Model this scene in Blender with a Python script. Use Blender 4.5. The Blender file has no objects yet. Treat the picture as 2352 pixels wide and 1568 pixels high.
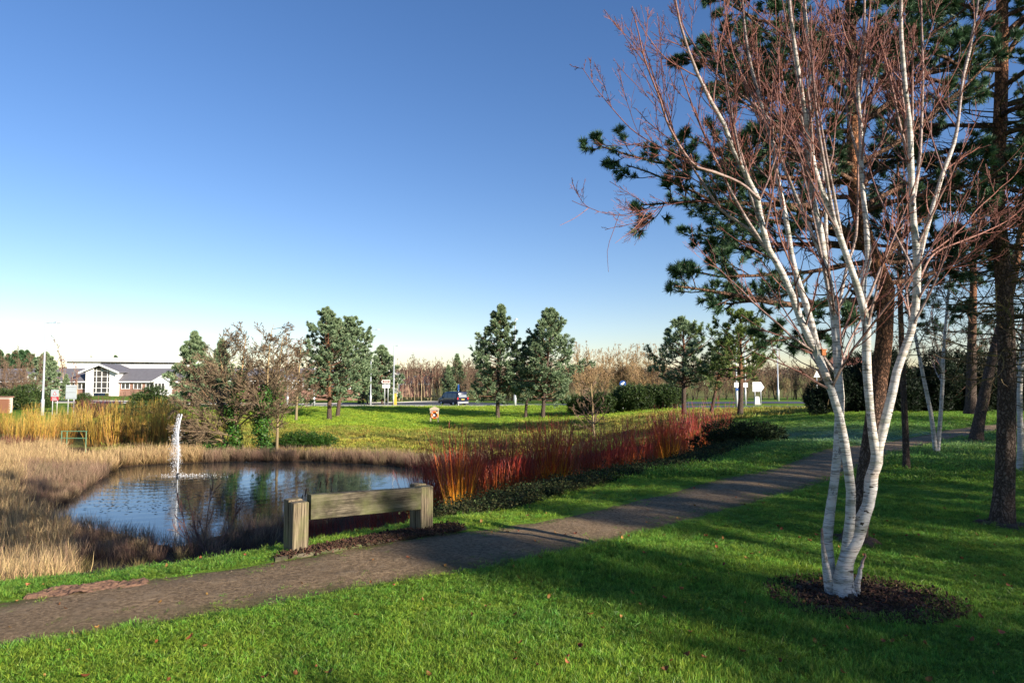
import bpy, math, random
import numpy as np
from mathutils import Vector

R = math.radians
rng = np.random.default_rng(11)
sc = bpy.context.scene
COL = sc.collection

# ------------------------------------------------------------------ camera
CAMZ = 1.7
TILT = math.atan((875 - 784) / 1568.0)
cam = bpy.data.cameras.new("Camera")
cam.lens = 24.0
cam.sensor_width = 36.0
cam.clip_start = 0.1
cam.clip_end = 4000
camo = bpy.data.objects.new("Camera", cam)
COL.objects.link(camo)
camo.location = (0, 0, CAMZ)
camo.rotation_euler = (math.pi / 2 + TILT, 0, 0)
sc.camera = camo
sc.render.resolution_x, sc.render.resolution_y = 1024, 682

# ------------------------------------------------------------------ sky and sun
SUN_EL = R(18.0)
SX, SY = 0.80, -0.60                 # horizontal direction towards the sun
world = bpy.data.worlds.new("World")
sc.world = world
world.use_nodes = True
wn, wl = world.node_tree.nodes, world.node_tree.links
wn.clear()
sky = wn.new("ShaderNodeTexSky")
sky.sky_type = 'NISHITA'
sky.sun_disc = False
sky.sun_elevation = SUN_EL
sky.sun_rotation = math.atan2(SX, SY)
sky.altitude = 0
sky.air_density = 1.0
sky.dust_density = 0.05
sky.ozone_density = 2.2
hs = wn.new("ShaderNodeHueSaturation")
hs.inputs["Saturation"].default_value = 1.2
hs.inputs["Hue"].default_value = 0.503
bg = wn.new("ShaderNodeBackground")
bg.inputs["Strength"].default_value = 0.072
wo = wn.new("ShaderNodeOutputWorld")
wl.new(sky.outputs[0], hs.inputs["Color"])
tint = wn.new("ShaderNodeMix"); tint.data_type = 'RGBA'; tint.blend_type = 'MULTIPLY'
tint.inputs[0].default_value = 1.0
tint.inputs[7].default_value = (1.04, 0.97, 1.10, 1)
wl.new(hs.outputs[0], tint.inputs[6])
wl.new(tint.outputs[2], bg.inputs["Color"])
wl.new(bg.outputs[0], wo.inputs["Surface"])
sun = bpy.data.lights.new("Sun", 'SUN')
sun.energy = 5.0
sun.angle = R(0.55)
sun.color = (1.0, 0.90, 0.76)
suno = bpy.data.objects.new("Sun", sun)
COL.objects.link(suno)
suno.location = (40, -30, 40)
suno.rotation_euler = Vector((-SX * math.cos(SUN_EL), -SY * math.cos(SUN_EL), -math.sin(SUN_EL))).to_track_quat('-Z', 'Y').to_euler()
vs = sc.view_settings
vs.view_transform = 'Standard'
vs.look = 'None'
vs.exposure = 1.1
vs.gamma = 1.0
vs.use_curve_mapping = False
try:
    sc.cycles.max_bounces = 6
    sc.cycles.transparent_max_bounces = 12
    sc.cycles.use_denoising = True
except Exception:
    pass

# ------------------------------------------------------------------ pixel helpers (2352 x 1568 frame)
CT, ST = math.cos(TILT), math.sin(TILT)
def ray(px, py):
    u = (px - 1176) / 1568.0
    v = -(py - 784) / 1568.0
    return np.array([u, CT - v * ST, ST + v * CT])
def P(px, py, D):                       # point on the pixel's ray at depth D
    d = ray(px, py)
    return np.array([0, 0, CAMZ]) + d * (D / d[1])
def Zp(px, py, z):                      # pixel's ray meets a level plane
    d = ray(px, py)
    return np.array([0, 0, CAMZ]) + d * ((z - CAMZ) / d[2])
def X(px, D, py=930):
    return P(px, py, D)[0]

# ------------------------------------------------------------------ terrain
ZW = -3.1
CP = []
def cp(x, y, z): CP.append((x, y, z))
def cpp(px, py, D): CP.append(tuple(P(px, py, D)))
for x, y in [(-40, -30), (0, -30), (40, -30), (-20, -8), (0, -8), (20, -8), (45, -8), (-9, 1), (-4, 2), (0, 0), (0, 4), (5, 3), (10, 4), (18, 6),
             (32, 8), (60, 10), (3, 7), (8, 9), (6, 12), (12, 14), (20, 18), (34, 24), (60, 30), (9, 18), (15, 24), (22, 28), (36, 38)]:
    cp(x, y, 0.0)
SHOULDER = [(-500, 1380), (0, 1338), (300, 1312), (600, 1266), (1000, 1192), (1180, 1168), (1300, 1133), (1500, 1086), (1720, 1022)]
SH = np.array([Zp(a, b, 0.0)[:2] for a, b in SHOULDER])
for q in SH[1:]:
    cp(q[0], q[1], 0.0)
for x, y, z in [(-4.3, 10, -1.05), (-6, 15, -2.3), (-7, 19, -3.0), (-12, 10, -1.6), (-16, 16, -2.75), (-22, 12, -2.6), (-26, 22, -2.95), (-26, 34, -2.9),
                (-2.6, 12, -1.05), (-3, 16, -2.0), (-2, 21, -2.85), (-14, 5, -0.5), (-40, 6, -1.0), (-40, 25, -2.5), (-60, 30, -2.0)]:
    cp(x, y, z)
for a in [(1080, 1165, 13), (1300, 1125, 15.5), (1500, 1075, 19), (1640, 1035, 23), (1000, 1030, 47), (700, 1035, 46), (400, 1038, 46), (1200, 1030, 43),
          (1365, 1006, 40), (1450, 985, 45), (998, 970, 66), (758, 965, 68), (1142, 960, 72), (1248, 960, 72), (1440, 948, 70), (1700, 955, 45),
          (1573, 955, 50), (1850, 963, 32), (1900, 950, 36), (1870, 940, 60), (1700, 941, 62), (1550, 941, 66), (700, 935, 88), (1000, 935, 88), (1250, 934, 84),
          (900, 931, 94), (1035, 931, 98), (700, 931, 98), (98, 954, 60), (200, 1020, 48), (0, 948, 62), (400, 950, 60), (0, 1025, 48), (560, 950, 66),
          (1790, 921, 84), (1600, 924, 84), (1300, 927, 96), (1200, 926, 106), (1000, 921, 118), (700, 925, 112), (300, 906, 125), (0, 903, 125), (2100, 928, 80)]:
    cpp(*a)
for x, y, z in [(-120, 60, -1.0), (-120, 120, -0.8), (120, 60, -0.2), (120, 120, -0.8), (0, 160, -1.6), (-60, 160, -0.6), (60, 160, -1.2), (90, 20, 0), (-90, 0, -0.5), (-80, 90, -1.0)]:
    cp(x, y, z)
CP = np.array(CP)
def _phi(r2):
    return 0.5 * r2 * np.log(r2 + 1e-9)
def _fit():
    n = len(CP)
    xy = CP[:, :2]
    d2 = ((xy[:, None] - xy[None]) ** 2).sum(-1)
    A = np.zeros((n + 3, n + 3))
    A[:n, :n] = _phi(d2) + np.eye(n) * 0.4
    A[:n, n] = 1
    A[:n, n + 1:] = xy
    A[n, :n] = 1
    A[n + 1:, :n] = xy.T
    return np.linalg.solve(A, np.concatenate([CP[:, 2], np.zeros(3)]))
TW = _fit()
def sstep(a, b, x):
    t = np.clip((x - a) / (b - a), 0, 1)
    return t * t * (3 - 2 * t)
def poly_sd(poly, x, y):                # signed distance, positive inside
    x = np.atleast_1d(np.asarray(x, float)); y = np.atleast_1d(np.asarray(y, float))
    n = len(poly)
    dmin = np.full(x.shape, 1e9)
    ins = np.zeros(x.shape, bool)
    for i in range(n):
        ax, ay = poly[i]; bx, by = poly[(i + 1) % n]
        ex, ey = bx - ax, by - ay
        t = np.clip(((x - ax) * ex + (y - ay) * ey) / (ex * ex + ey * ey + 1e-12), 0, 1)
        dmin = np.minimum(dmin, np.hypot(x - ax - t * ex, y - ay - t * ey))
        c = ((ay > y) != (by > y))
        with np.errstate(divide='ignore', invalid='ignore'):
            ins ^= c & (x < (bx - ax) * (y - ay) / (by - ay + 1e-12) + ax)
    return np.where(ins, dmin, -dmin)
def line_dist(pts, x, y):
    dmin = np.full(np.shape(x), 1e9)
    for (ax, ay), (bx, by) in zip(pts[:-1], pts[1:]):
        ex, ey = bx - ax, by - ay
        t = np.clip(((x - ax) * ex + (y - ay) * ey) / (ex * ex + ey * ey + 1e-12), 0, 1)
        dmin = np.minimum(dmin, np.hypot(x - ax - t * ex, y - ay - t * ey))
    return dmin
def smooth_poly(pts, n, closed=False):  # Catmull-Rom resample
    pts = np.asarray(pts, float)
    m = len(pts)
    if closed:
        e = np.vstack([pts[-1], pts, pts[0], pts[1]])
        segs = m
    else:
        e = np.vstack([2 * pts[0] - pts[1], pts, 2 * pts[-1] - pts[-2]])
        segs = m - 1
    t = np.linspace(0, segs, n, endpoint=not closed)
    i = np.minimum(t.astype(int), segs - 1)
    f = (t - i)[:, None]
    p0, p1, p2, p3 = e[i], e[i + 1], e[i + 2], e[i + 3]
    return 0.5 * ((2 * p1) + (-p0 + p2) * f + (2 * p0 - 5 * p1 + 4 * p2 - p3) * f ** 2 + (-p0 + 3 * p1 - 3 * p2 + p3) * f ** 3)
POND_PX = [(252, 1092), (285, 1072), (420, 1064), (560, 1060), (700, 1060), (850, 1066), (930, 1074), (1010, 1082), (1085, 1094), (1090, 1108), (1010, 1130), (900, 1158),
           (800, 1178), (650, 1200), (560, 1218), (470, 1238), (410, 1256), (330, 1236), (230, 1215), (120, 1196), (112, 1180), (165, 1150), (210, 1118)]
POND = smooth_poly([Zp(a, b, ZW)[:2] for a, b in POND_PX], 90, True)
BASIN = np.array([tuple(q) for q in SH] + [(X(1700, 27), 27), (X(1560, 31), 31), (X(1300, 33), 33), (X(1150, 38), 38), (X(1000, 43), 43), (X(700, 45), 45), (X(400, 46), 46),
                                        (X(0, 48), 48), (X(-300, 50), 50), (-70, 40), (-70, 6)])
def hnoise(x, y):
    return (np.sin(x * 0.9 + 1.3 * np.sin(y * 0.61)) * np.sin(y * 0.83 + 1.1 * np.sin(x * 0.47)))
def terr(x, y):
    x = np.atleast_1d(np.asarray(x, float)); y = np.atleast_1d(np.asarray(y, float))
    sh = x.shape
    x = x.ravel(); y = y.ravel()
    out = np.empty_like(x)
    for i in range(0, len(x), 20000):
        xs, ys = x[i:i + 20000], y[i:i + 20000]
        cx, cy = np.clip(xs, -130, 130), np.clip(ys, -30, 165)
        d2 = (cx[:, None] - CP[:, 0]) ** 2 + (cy[:, None] - CP[:, 1]) ** 2
        n = len(CP)
        z = _phi(d2) @ TW[:n] + TW[n] + cx * TW[n + 1] + cy * TW[n + 2]
        far = -1.2 + 1.6 * sstep(150, 260, ys) + 9.0 * sstep(280, 800, ys)
        w = sstep(115, 170, np.hypot(xs, ys))
        z = z * (1 - w) + far * w * (ys > 0) + (ys <= 0) * w * 0.0
        sd = poly_sd(POND, xs, ys)
        near = sstep(12, 0, -sd)
        z = np.where(sd < 0, np.maximum(z, ZW + 0.02 + 0.10 * (1 - np.exp(sd / 1.5))), np.minimum(z, ZW) - 0.35 * sstep(0, 2.5, sd) - 0.02)
        z = z + 0.018 * hnoise(xs, ys) * (1 - near)
        out[i:i + 20000] = z
    return out.reshape(sh)
def fnoise(x, y, f=1.0):                # patchy value 0..1
    v = sum(a * np.sin(f * k * (x * math.cos(t) + y * math.sin(t)) + 1.7 * np.sin(f * k * .7 * (y * math.cos(t) - x * math.sin(t)) + t * 3)) for a, k, t in
            ((1, .8, .3), (.8, 1.7, 1.9), (.6, 3.1, 4.2), (.5, 5.3, 2.6), (.35, 9.1, 5.5)))
    return np.clip(.5 + .28 * v, 0, 1)
def tz(x, y): return float(terr(x, y)[0])
def GD(px, D, py=930):
    x = X(px, D, py)
    return np.array([x, D, tz(x, D)])

# ------------------------------------------------------------------ mesh builder
class MB:
    def __init__(s):
        s.v, s.q, s.t, s.a, s.b, s.n = [], [], [], [], [], 0
    def add(s, v, q=None, t=None, a=0.0, b=0.0):
        v = np.asarray(v, float).reshape(-1, 3)
        m = len(v)
        s.v.append(v)
        s.a.append(np.broadcast_to(np.asarray(a, float), (m,)).copy() if np.ndim(a) == 0 else np.asarray(a, float).ravel())
        s.b.append(np.broadcast_to(np.asarray(b, float), (m,)).copy() if np.ndim(b) == 0 else np.asarray(b, float).ravel())
        if q is not None and len(q): s.q.append(np.asarray(q, int).reshape(-1, 4) + s.n)
        if t is not None and len(t): s.t.append(np.asarray(t, int).reshape(-1, 3) + s.n)
        s.n += m
        return s
    def tubes(s, Pt, Rd, sides=5, a=None, b=None, cap=False):
        Pt = np.asarray(Pt, float); Rd = np.asarray(Rd, float)
        if Pt.ndim == 2: Pt = Pt[None]; Rd = np.broadcast_to(Rd, Pt.shape[1:2])[None]
        N, k = Pt.shape[:2]
        if N == 0: return s
        T = np.gradient(Pt, axis=1)
        T /= np.linalg.norm(T, axis=2, keepdims=True) + 1e-9
        D = Pt[:, -1] - Pt[:, 0]
        ref = np.where((np.abs(D[:, 2]) > 0.75 * np.linalg.norm(D, axis=1))[:, None], np.array([1.0, 0.13, 0]), np.array([0.1, 0.07, 1.0]))[:, None, :]
        n1 = np.cross(T, np.broadcast_to(ref, T.shape)); n1 /= np.linalg.norm(n1, axis=2, keepdims=True) + 1e-9
        n2 = np.cross(T, n1)
        ang = np.arange(sides) * 2 * math.pi / sides
        V = Pt[:, :, None, :] + Rd[:, :, None, None] * (np.cos(ang)[None, None, :, None] * n1[:, :, None, :] + np.sin(ang)[None, None, :, None] * n2[:, :, None, :])
        idx = np.arange(N * k * sides).reshape(N, k, sides)
        i0 = idx[:, :-1]; i1 = idx[:, 1:]
        q = np.stack([i0, np.roll(i0, -1, 2), np.roll(i1, -1, 2), i1], -1)
        if a is None: a = np.broadcast_to(np.linspace(0, 1, k)[None, :, None], (N, k, sides))
        else: a = np.broadcast_to(np.asarray(a, float).reshape(N, k, 1), (N, k, sides))
        if b is None: b = np.broadcast_to(rng.random((N, 1, 1)), (N, k, sides))
        else: b = np.broadcast_to(np.asarray(b, float).reshape(N, -1, 1), (N, k, sides))
        t = None
        if cap:
            t = []
            for j in range(N):
                for m in range(1, sides - 1):
                    t.append([idx[j, -1, 0], idx[j, -1, m], idx[j, -1, m + 1]])
                    t.append([idx[j, 0, 0], idx[j, 0, m + 1], idx[j, 0, m]])
        return s.add(V, q, t, a.ravel(), b.ravel())
    def ribbons(s, Pt, Rd, a=None, b=None):   # finest twigs: flat strips, two triangles a segment
        N, k = Pt.shape[:2]
        if N == 0: return s
        D = nrm(Pt[:, -1] - Pt[:, 0])
        w = nrm(np.cross(D, rng.normal(size=D.shape)))[:, None] * Rd[:, :, None] * 1.3
        V = np.stack([Pt - w, Pt + w], 2)
        idx = np.arange(N * k * 2).reshape(N, k, 2)
        q = np.stack([idx[:, :-1, 0], idx[:, :-1, 1], idx[:, 1:, 1], idx[:, 1:, 0]], -1)
        a = np.broadcast_to(np.linspace(0, 1, k)[None], (N, k)) if a is None else np.broadcast_to(np.asarray(a, float), (N, k))
        b = np.broadcast_to(rng.random((N, 1)), (N, k))
        return s.add(V, q, None, np.repeat(a.reshape(-1), 2), np.repeat(b.reshape(-1), 2))
    def trim(s, V, a=None, b=None):     # V (N,3,3)
        N = len(V)
        if N == 0: return s
        if a is None: a = np.tile([0, 0, 1.0], (N, 1))
        if b is None: b = np.repeat(rng.random(N), 3)
        elif np.ndim(b) == 1: b = np.repeat(b, 3)
        return s.add(V, None, np.arange(N * 3).reshape(N, 3), np.asarray(a).ravel(), b)
    def quadm(s, V, a=None, b=None):    # V (N,4,3)
        N = len(V)
        if a is None: a = np.tile([0, 0, 1.0, 1.0], (N, 1))
        if b is None: b = np.repeat(rng.random(N), 4)
        return s.add(V, np.arange(N * 4).reshape(N, 4), None, np.asarray(a).ravel(), b)
    def box(s, c, size, rz=0.0, a=0.0, b=None, taper=1.0):
        hx, hy, hz = np.asarray(size) / 2.0
        v = np.array([[x * hx * (taper if z > 0 else 1), y * hy * (taper if z > 0 else 1), z * hz] for z in (-1, 1) for x, y in ((-1, -1), (1, -1), (1, 1), (-1, 1))])
        cr, sr = math.cos(rz), math.sin(rz)
        v = np.stack([v[:, 0] * cr - v[:, 1] * sr, v[:, 0] * sr + v[:, 1] * cr, v[:, 2]], 1) + np.asarray(c, float)
        return s.add(v, [[0, 3, 2, 1], [4, 5, 6, 7], [0, 1, 5, 4], [1, 2, 6, 5], [2, 3, 7, 6], [3, 0, 4, 7]], None, a, rng.random() if b is None else b)
    def prism(s, poly, d):              # poly (n,3) coplanar ccw seen from the front, extruded along d
        poly = np.asarray(poly, float); n = len(poly)
        v = np.vstack([poly, poly + np.asarray(d, float)])
        t = [[0, i, i + 1] for i in range(1, n - 1)] + [[n, n + i + 1, n + i] for i in range(1, n - 1)]
        q = [[i, i + n, (i + 1) % n + n, (i + 1) % n] for i in range(n)]
        return s.add(v, q, t)
    def mesh(s, name, mat, smooth=False):
        me = bpy.data.meshes.new(name)
        if s.n == 0: return me
        v = np.concatenate(s.v).astype(np.float32)
        q = np.concatenate(s.q) if s.q else np.zeros((0, 4), int)
        t = np.concatenate(s.t) if s.t else np.zeros((0, 3), int)
        me.vertices.add(len(v)); me.vertices.foreach_set("co", v.ravel())
        li = np.concatenate([q.ravel(), t.ravel()]).astype(np.int32)
        me.loops.add(len(li)); me.loops.foreach_set("vertex_index", li)
        st = np.concatenate([np.arange(len(q)) * 4, len(q) * 4 + np.arange(len(t)) * 3]).astype(np.int32)
        me.polygons.add(len(st)); me.polygons.foreach_set("loop_start", st)
        try:
            me.polygons.foreach_set("loop_total", np.concatenate([np.full(len(q), 4), np.full(len(t), 3)]).astype(np.int32))
        except Exception:
            pass
        me.polygons.foreach_set("use_smooth", np.full(len(st), smooth))
        for nm, arr in (("tt", s.a), ("rn", s.b)):
            at = me.attributes.new(nm, 'FLOAT', 'POINT')
            at.data.foreach_set("value", np.concatenate(arr).astype(np.float32))
        me.update(calc_edges=True)
        me.materials.append(mat)
        return me
    def build(s, name, mat, parent=None, smooth=False, origin=None):
        if origin is not None:
            o3 = np.asarray(origin, float)
            s.v = [a - o3 for a in s.v]
        o = bpy.data.objects.new(name, s.mesh(name, mat, smooth))
        COL.objects.link(o)
        if parent is not None: o.parent = parent
        elif origin is not None: o.location = origin
        return o

def tag(o, label, cat, group=None, kind=None):
    o["label"] = label
    o["category"] = cat
    if group: o["group"] = group
    if kind: o["kind"] = kind
    return o
def struct(o, label=None):
    o["kind"] = "structure"
    if label: o["label"] = label
    return o
def thing(name, loc, label, cat, group=None, rz=0.0, sc_=1.0):
    o = bpy.data.objects.new(name, None)
    COL.objects.link(o)
    o.empty_display_size = 0.3
    o.location = loc
    o.rotation_euler = (0, 0, rz)
    o.scale = (sc_,) * 3 if np.ndim(sc_) == 0 else tuple(sc_)
    return tag(o, label, cat, group)
def part(me, name, parent):
    o = bpy.data.objects.new(name, me)
    COL.objects.link(o)
    o.parent = parent
    return o
def plant(parts, name, loc, label, cat, group=None, rz=0.0, s=1.0):
    t = thing(name, loc, label, cat, group, rz, s)
    for nm, me in parts: part(me, nm, t)
    return t

# ------------------------------------------------------------------ materials
def mat0(name):
    m = bpy.data.materials.new(name)
    m.use_nodes = True
    nt = m.node_tree
    return m, nt.nodes, nt.links, nt.nodes["Principled BSDF"]
def ramp(n, stops, interp='LINEAR'):
    r = n.new("ShaderNodeValToRGB")
    r.color_ramp.interpolation = interp
    el = r.color_ramp.elements
    while len(el) < len(stops): el.new(0.5)
    for e, (p, c) in zip(el, stops):
        e.position = p
        e.color = (*c, 1) if len(c) == 3 else c
    return r
def attr(n, name):
    a = n.new("ShaderNodeAttribute")
    a.attribute_name = name
    return a
def noise(n, l, scale, detail=4, rough=0.6, vec=None, stretch=None, coord='Object'):
    t = n.new("ShaderNodeTexNoise")
    t.inputs["Scale"].default_value = scale
    t.inputs["Detail"].default_value = detail
    t.inputs["Roughness"].default_value = rough
    if vec is None:
        tc = n.new("ShaderNodeTexCoord")
        vec = tc.outputs[coord]
    if stretch:
        mp = n.new("ShaderNodeMapping")
        mp.inputs["Scale"].default_value = stretch
        l.new(vec, mp.inputs["Vector"])
        vec = mp.outputs[0]
    l.new(vec, t.inputs["Vector"])
    return t
def mixc(n, l, f, a, b, mode='MIX'):
    m = n.new("ShaderNodeMix")
    m.data_type = 'RGBA'
    m.blend_type = mode
    for s_, v in ((m.inputs[0], f), (m.inputs[6], a), (m.inputs[7], b)):
        if hasattr(v, "is_linked"): l.new(v, s_)
        elif np.ndim(v) == 0: s_.default_value = v
        else: s_.default_value = (*v, 1)
    return m.outputs[2]
def math_(n, l, op, a, b=None, clamp=False):
    m = n.new("ShaderNodeMath")
    m.operation = op
    m.use_clamp = clamp
    for s_, v in ((m.inputs[0], a), (m.inputs[1], b)):
        if v is None: continue
        if hasattr(v, "is_linked"): l.new(v, s_)
        else: s_.default_value = v
    return m.outputs[0]
def bump(n, l, bs, h, strength=0.5, dist=0.02):
    b = n.new("ShaderNodeBump")
    b.inputs["Strength"].default_value = strength
    b.inputs["Distance"].default_value = dist
    l.new(h, b.inputs["Height"])
    l.new(b.outputs[0], bs.inputs["Normal"])
    return b
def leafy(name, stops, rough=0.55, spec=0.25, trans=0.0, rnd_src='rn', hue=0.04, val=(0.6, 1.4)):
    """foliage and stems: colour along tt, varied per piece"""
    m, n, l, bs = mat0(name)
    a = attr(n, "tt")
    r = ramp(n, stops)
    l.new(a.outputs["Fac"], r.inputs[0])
    if rnd_src == 'inst':
        oi = n.new("ShaderNodeObjectInfo")
        rn = oi.outputs["Random"]
    else:
        rn = attr(n, "rn").outputs["Fac"]
    h = n.new("ShaderNodeHueSaturation")
    mr = n.new("ShaderNodeMapRange"); mr.inputs[3].default_value, mr.inputs[4].default_value = val
    l.new(rn, mr.inputs[0]); l.new(mr.outputs[0], h.inputs["Value"])
    w = n.new("ShaderNodeTexWhiteNoise"); w.noise_dimensions = '1D'
    l.new(rn, w.inputs["W"])
    mh = n.new("ShaderNodeMapRange"); mh.inputs[3].default_value, mh.inputs[4].default_value = 0.5 - hue, 0.5 + hue
    l.new(w.outputs["Value"], mh.inputs[0]); l.new(mh.outputs[0], h.inputs["Hue"])
    col_ = r.outputs[0]
    if rnd_src == 'inst':
        tn = attr(n, "tone"); tn.attribute_type = 'INSTANCER'
        col_ = mixc(n, l, tn.outputs["Fac"], col_, mixc(n, l, 1.0, col_, (1.45, 1.22, 1.0), 'MULTIPLY'))
        fr_ = attr(n, "frost"); fr_.attribute_type = 'INSTANCER'
        col_ = mixc(n, l, math_(n, l, 'MULTIPLY', fr_.outputs["Fac"], 0.6), col_, (0.22, 0.33, 0.30))
    l.new(col_, h.inputs["Color"])
    l.new(h.outputs[0], bs.inputs["Base Color"])
    bs.inputs["Roughness"].default_value = rough
    bs.inputs["Specular IOR Level"].default_value = spec
    if trans > 0:
        tr = n.new("ShaderNodeBsdfTranslucent")
        l.new(h.outputs[0], tr.inputs["Color"])
        mx = n.new("ShaderNodeMixShader"); mx.inputs[0].default_value = trans
        l.new(bs.outputs[0], mx.inputs[1]); l.new(tr.outputs[0], mx.inputs[2])
        l.new(mx.outputs[0], n["Material Output"].inputs["Surface"])
    return m
def plain(name, col, rough=0.5, metal=0.0, var=0.12, nscale=3.0, bstr=0.0, spec=0.4):
    m, n, l, bs = mat0(name)
    t = noise(n, l, nscale)
    c = mixc(n, l, t.outputs["Fac"], tuple(max(0, x * (1 - var)) for x in col), tuple(min(1, x * (1 + var)) for x in col))
    l.new(c, bs.inputs["Base Color"])
    bs.inputs["Roughness"].default_value = rough
    bs.inputs["Metallic"].default_value = metal
    bs.inputs["Specular IOR Level"].default_value = spec
    if bstr: bump(n, l, bs, t.outputs["Fac"], bstr)
    return m

M = {}
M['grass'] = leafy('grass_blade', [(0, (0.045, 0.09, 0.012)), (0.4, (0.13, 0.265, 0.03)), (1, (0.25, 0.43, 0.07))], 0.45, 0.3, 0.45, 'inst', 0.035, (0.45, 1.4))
M['longgrass'] = leafy('rough_grass', [(0, (0.11, 0.13, 0.02)), (0.6, (0.26, 0.29, 0.05)), (1, (0.40, 0.36, 0.11))], 0.6, 0.2, 0.3, 'inst', 0.05, (0.55, 1.3))
M['grass_painted_sun'] = leafy('grass_blade_painted_sun', [(0, (0.09, 0.15, 0.015)), (0.4, (0.22, 0.36, 0.035)), (1, (0.38, 0.54, 0.08))], 0.5, 0.25, 0.45, 'inst', 0.03, (0.6, 1.35))  # same lawn grass, full sunlight painted in as a brighter blade colour
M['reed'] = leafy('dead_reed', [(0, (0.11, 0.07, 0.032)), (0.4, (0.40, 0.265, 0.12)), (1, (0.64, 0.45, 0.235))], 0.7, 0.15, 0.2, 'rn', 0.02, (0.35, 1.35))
M['reedbrown'] = leafy('brown_reed', [(0, (0.065, 0.042, 0.028)), (0.5, (0.22, 0.145, 0.09)), (1, (0.37, 0.255, 0.165))], 0.7, 0.15, 0.2, 'inst', 0.03, (0.5, 1.3))
M['tussock'] = leafy('rush_tussock', [(0, (0.12, 0.09, 0.03)), (0.5, (0.15, 0.15, 0.04)), (1, (0.33, 0.27, 0.11))], 0.6, 0.2, 0.2, 'inst', 0.03, (0.6, 1.2))
M['cattail'] = plain('cattail_head', (0.05, 0.022, 0.012), 0.9)
M['needle'] = leafy('pine_needles', [(0, (0.02, 0.055, 0.025)), (1, (0.085, 0.165, 0.07))], 0.5, 0.3, 0.12, 'rn', 0.035, (0.5, 1.45))
M['needle_blue'] = leafy('scots_pine_needles', [(0, (0.085, 0.14, 0.075)), (1, (0.31, 0.40, 0.21))], 0.55, 0.25, 0.15, 'rn', 0.035, (0.5, 1.4))
M['needle_yellow'] = leafy('yellow_green_needles', [(0, (0.07, 0.11, 0.03)), (1, (0.25, 0.33, 0.09))], 0.55, 0.25, 0.2, 'rn', 0.03, (0.5, 1.35))
M['yew'] = leafy('evergreen_shrub_leaves', [(0, (0.015, 0.03, 0.010)), (1, (0.10, 0.155, 0.035))], 0.5, 0.3, 0.1, 'rn', 0.03, (0.45, 1.5))
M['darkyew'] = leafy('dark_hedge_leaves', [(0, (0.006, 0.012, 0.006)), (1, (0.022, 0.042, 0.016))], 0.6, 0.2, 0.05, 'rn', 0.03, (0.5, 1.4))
M['ivy'] = leafy('ivy_leaves', [(0, (0.02, 0.055, 0.008)), (1, (0.06, 0.15, 0.018))], 0.5, 0.25, 0.15, 'rn', 0.03, (0.45, 1.4))
M['cover'] = leafy('ground_cover_leaves', [(0, (0.014, 0.016, 0.007)), (1, (0.06, 0.075, 0.025))], 0.75, 0.15, 0.1, 'inst', 0.08, (0.5, 1.5))
M['dogwood'] = leafy('red_dogwood_stems', [(0, (0.48, 0.20, 0.018)), (0.28, (0.43, 0.105, 0.014)), (0.55, (0.32, 0.044, 0.016)), (1, (0.23, 0.024, 0.024))], 0.45, 0.35, 0, 'rn', 0.015, (0.6, 1.35))
M['dogwood_gold'] = leafy('orange_dogwood_stems', [(0, (0.70, 0.36, 0.02)), (0.4, (0.66, 0.23, 0.016)), (0.7, (0.42, 0.075, 0.014)), (1, (0.24, 0.025, 0.02))], 0.45, 0.35, 0, 'rn', 0.015, (0.6, 1.35))
M['willow'] = leafy('yellow_willow_stems', [(0, (0.18, 0.09, 0.03)), (0.35, (0.42, 0.23, 0.04)), (1, (0.44, 0.30, 0.06))], 0.5, 0.3, 0, 'rn', 0.03, (0.35, 1.35))
M['bramble'] = leafy('bramble_stems', [(0, (0.05, 0.02, 0.015)), (1, (0.15, 0.05, 0.04))], 0.6, 0.2, 0, 'rn', 0.03, (0.5, 1.4))
M['twig'] = leafy('alder_twigs', [(0, (0.12, 0.10, 0.06)), (0.5, (0.16, 0.12, 0.07)), (1, (0.185, 0.13, 0.08))], 0.7, 0.2, 0, 'rn', 0.02, (0.6, 1.3))
M['twig_red'] = leafy('red_birch_twigs', [(0, (0.24, 0.16, 0.12)), (1, (0.22, 0.095, 0.07))], 0.7, 0.2, 0, 'rn', 0.02, (0.6, 1.3))
M['twig_gold'] = leafy('golden_twigs', [(0, (0.20, 0.15, 0.09)), (1, (0.40, 0.26, 0.13))], 0.7, 0.2, 0, 'rn', 0.02, (0.6, 1.3))
M['twig_brown'] = leafy('brown_hedge_twigs', [(0, (0.09, 0.065, 0.045)), (1, (0.20, 0.13, 0.085))], 0.7, 0.2, 0, 'rn', 0.025, (0.55, 1.35))
M['palebark'] = leafy('pale_sapling_bark', [(0, (0.45, 0.34, 0.20)), (0.6, (0.5, 0.38, 0.25)), (1, (0.25, 0.16, 0.11))], 0.7, 0.2, 0, 'rn', 0.02, (0.7, 1.2))
M['mossbark'] = leafy('mossy_dead_twigs', [(0, (0.10, 0.085, 0.035)), (0.5, (0.11, 0.085, 0.045)), (1, (0.13, 0.085, 0.05))], 0.8, 0.1, 0, 'rn', 0.03, (0.5, 1.4))
M['farwood'] = leafy('distant_wood', [(0, (0.07, 0.05, 0.04)), (1, (0.17, 0.115, 0.085))], 0.8, 0.1, 0, 'rn', 0.06, (0.6, 1.25))
M['deadleaf'] = leafy('fallen_leaf', [(0, (0.20, 0.075, 0.025)), (1, (0.36, 0.16, 0.06))], 0.6, 0.25, 0.2, 'inst', 0.03, (0.4, 1.35))
M['chip'] = leafy('mulch_chip', [(0, (0.035, 0.02, 0.013)), (1, (0.10, 0.055, 0.033))], 0.8, 0.15, 0, 'inst', 0.03, (0.4, 1.7))
M['galv'] = plain('galvanised_steel', (0.55, 0.57, 0.58), 0.45, 0.3)
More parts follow.
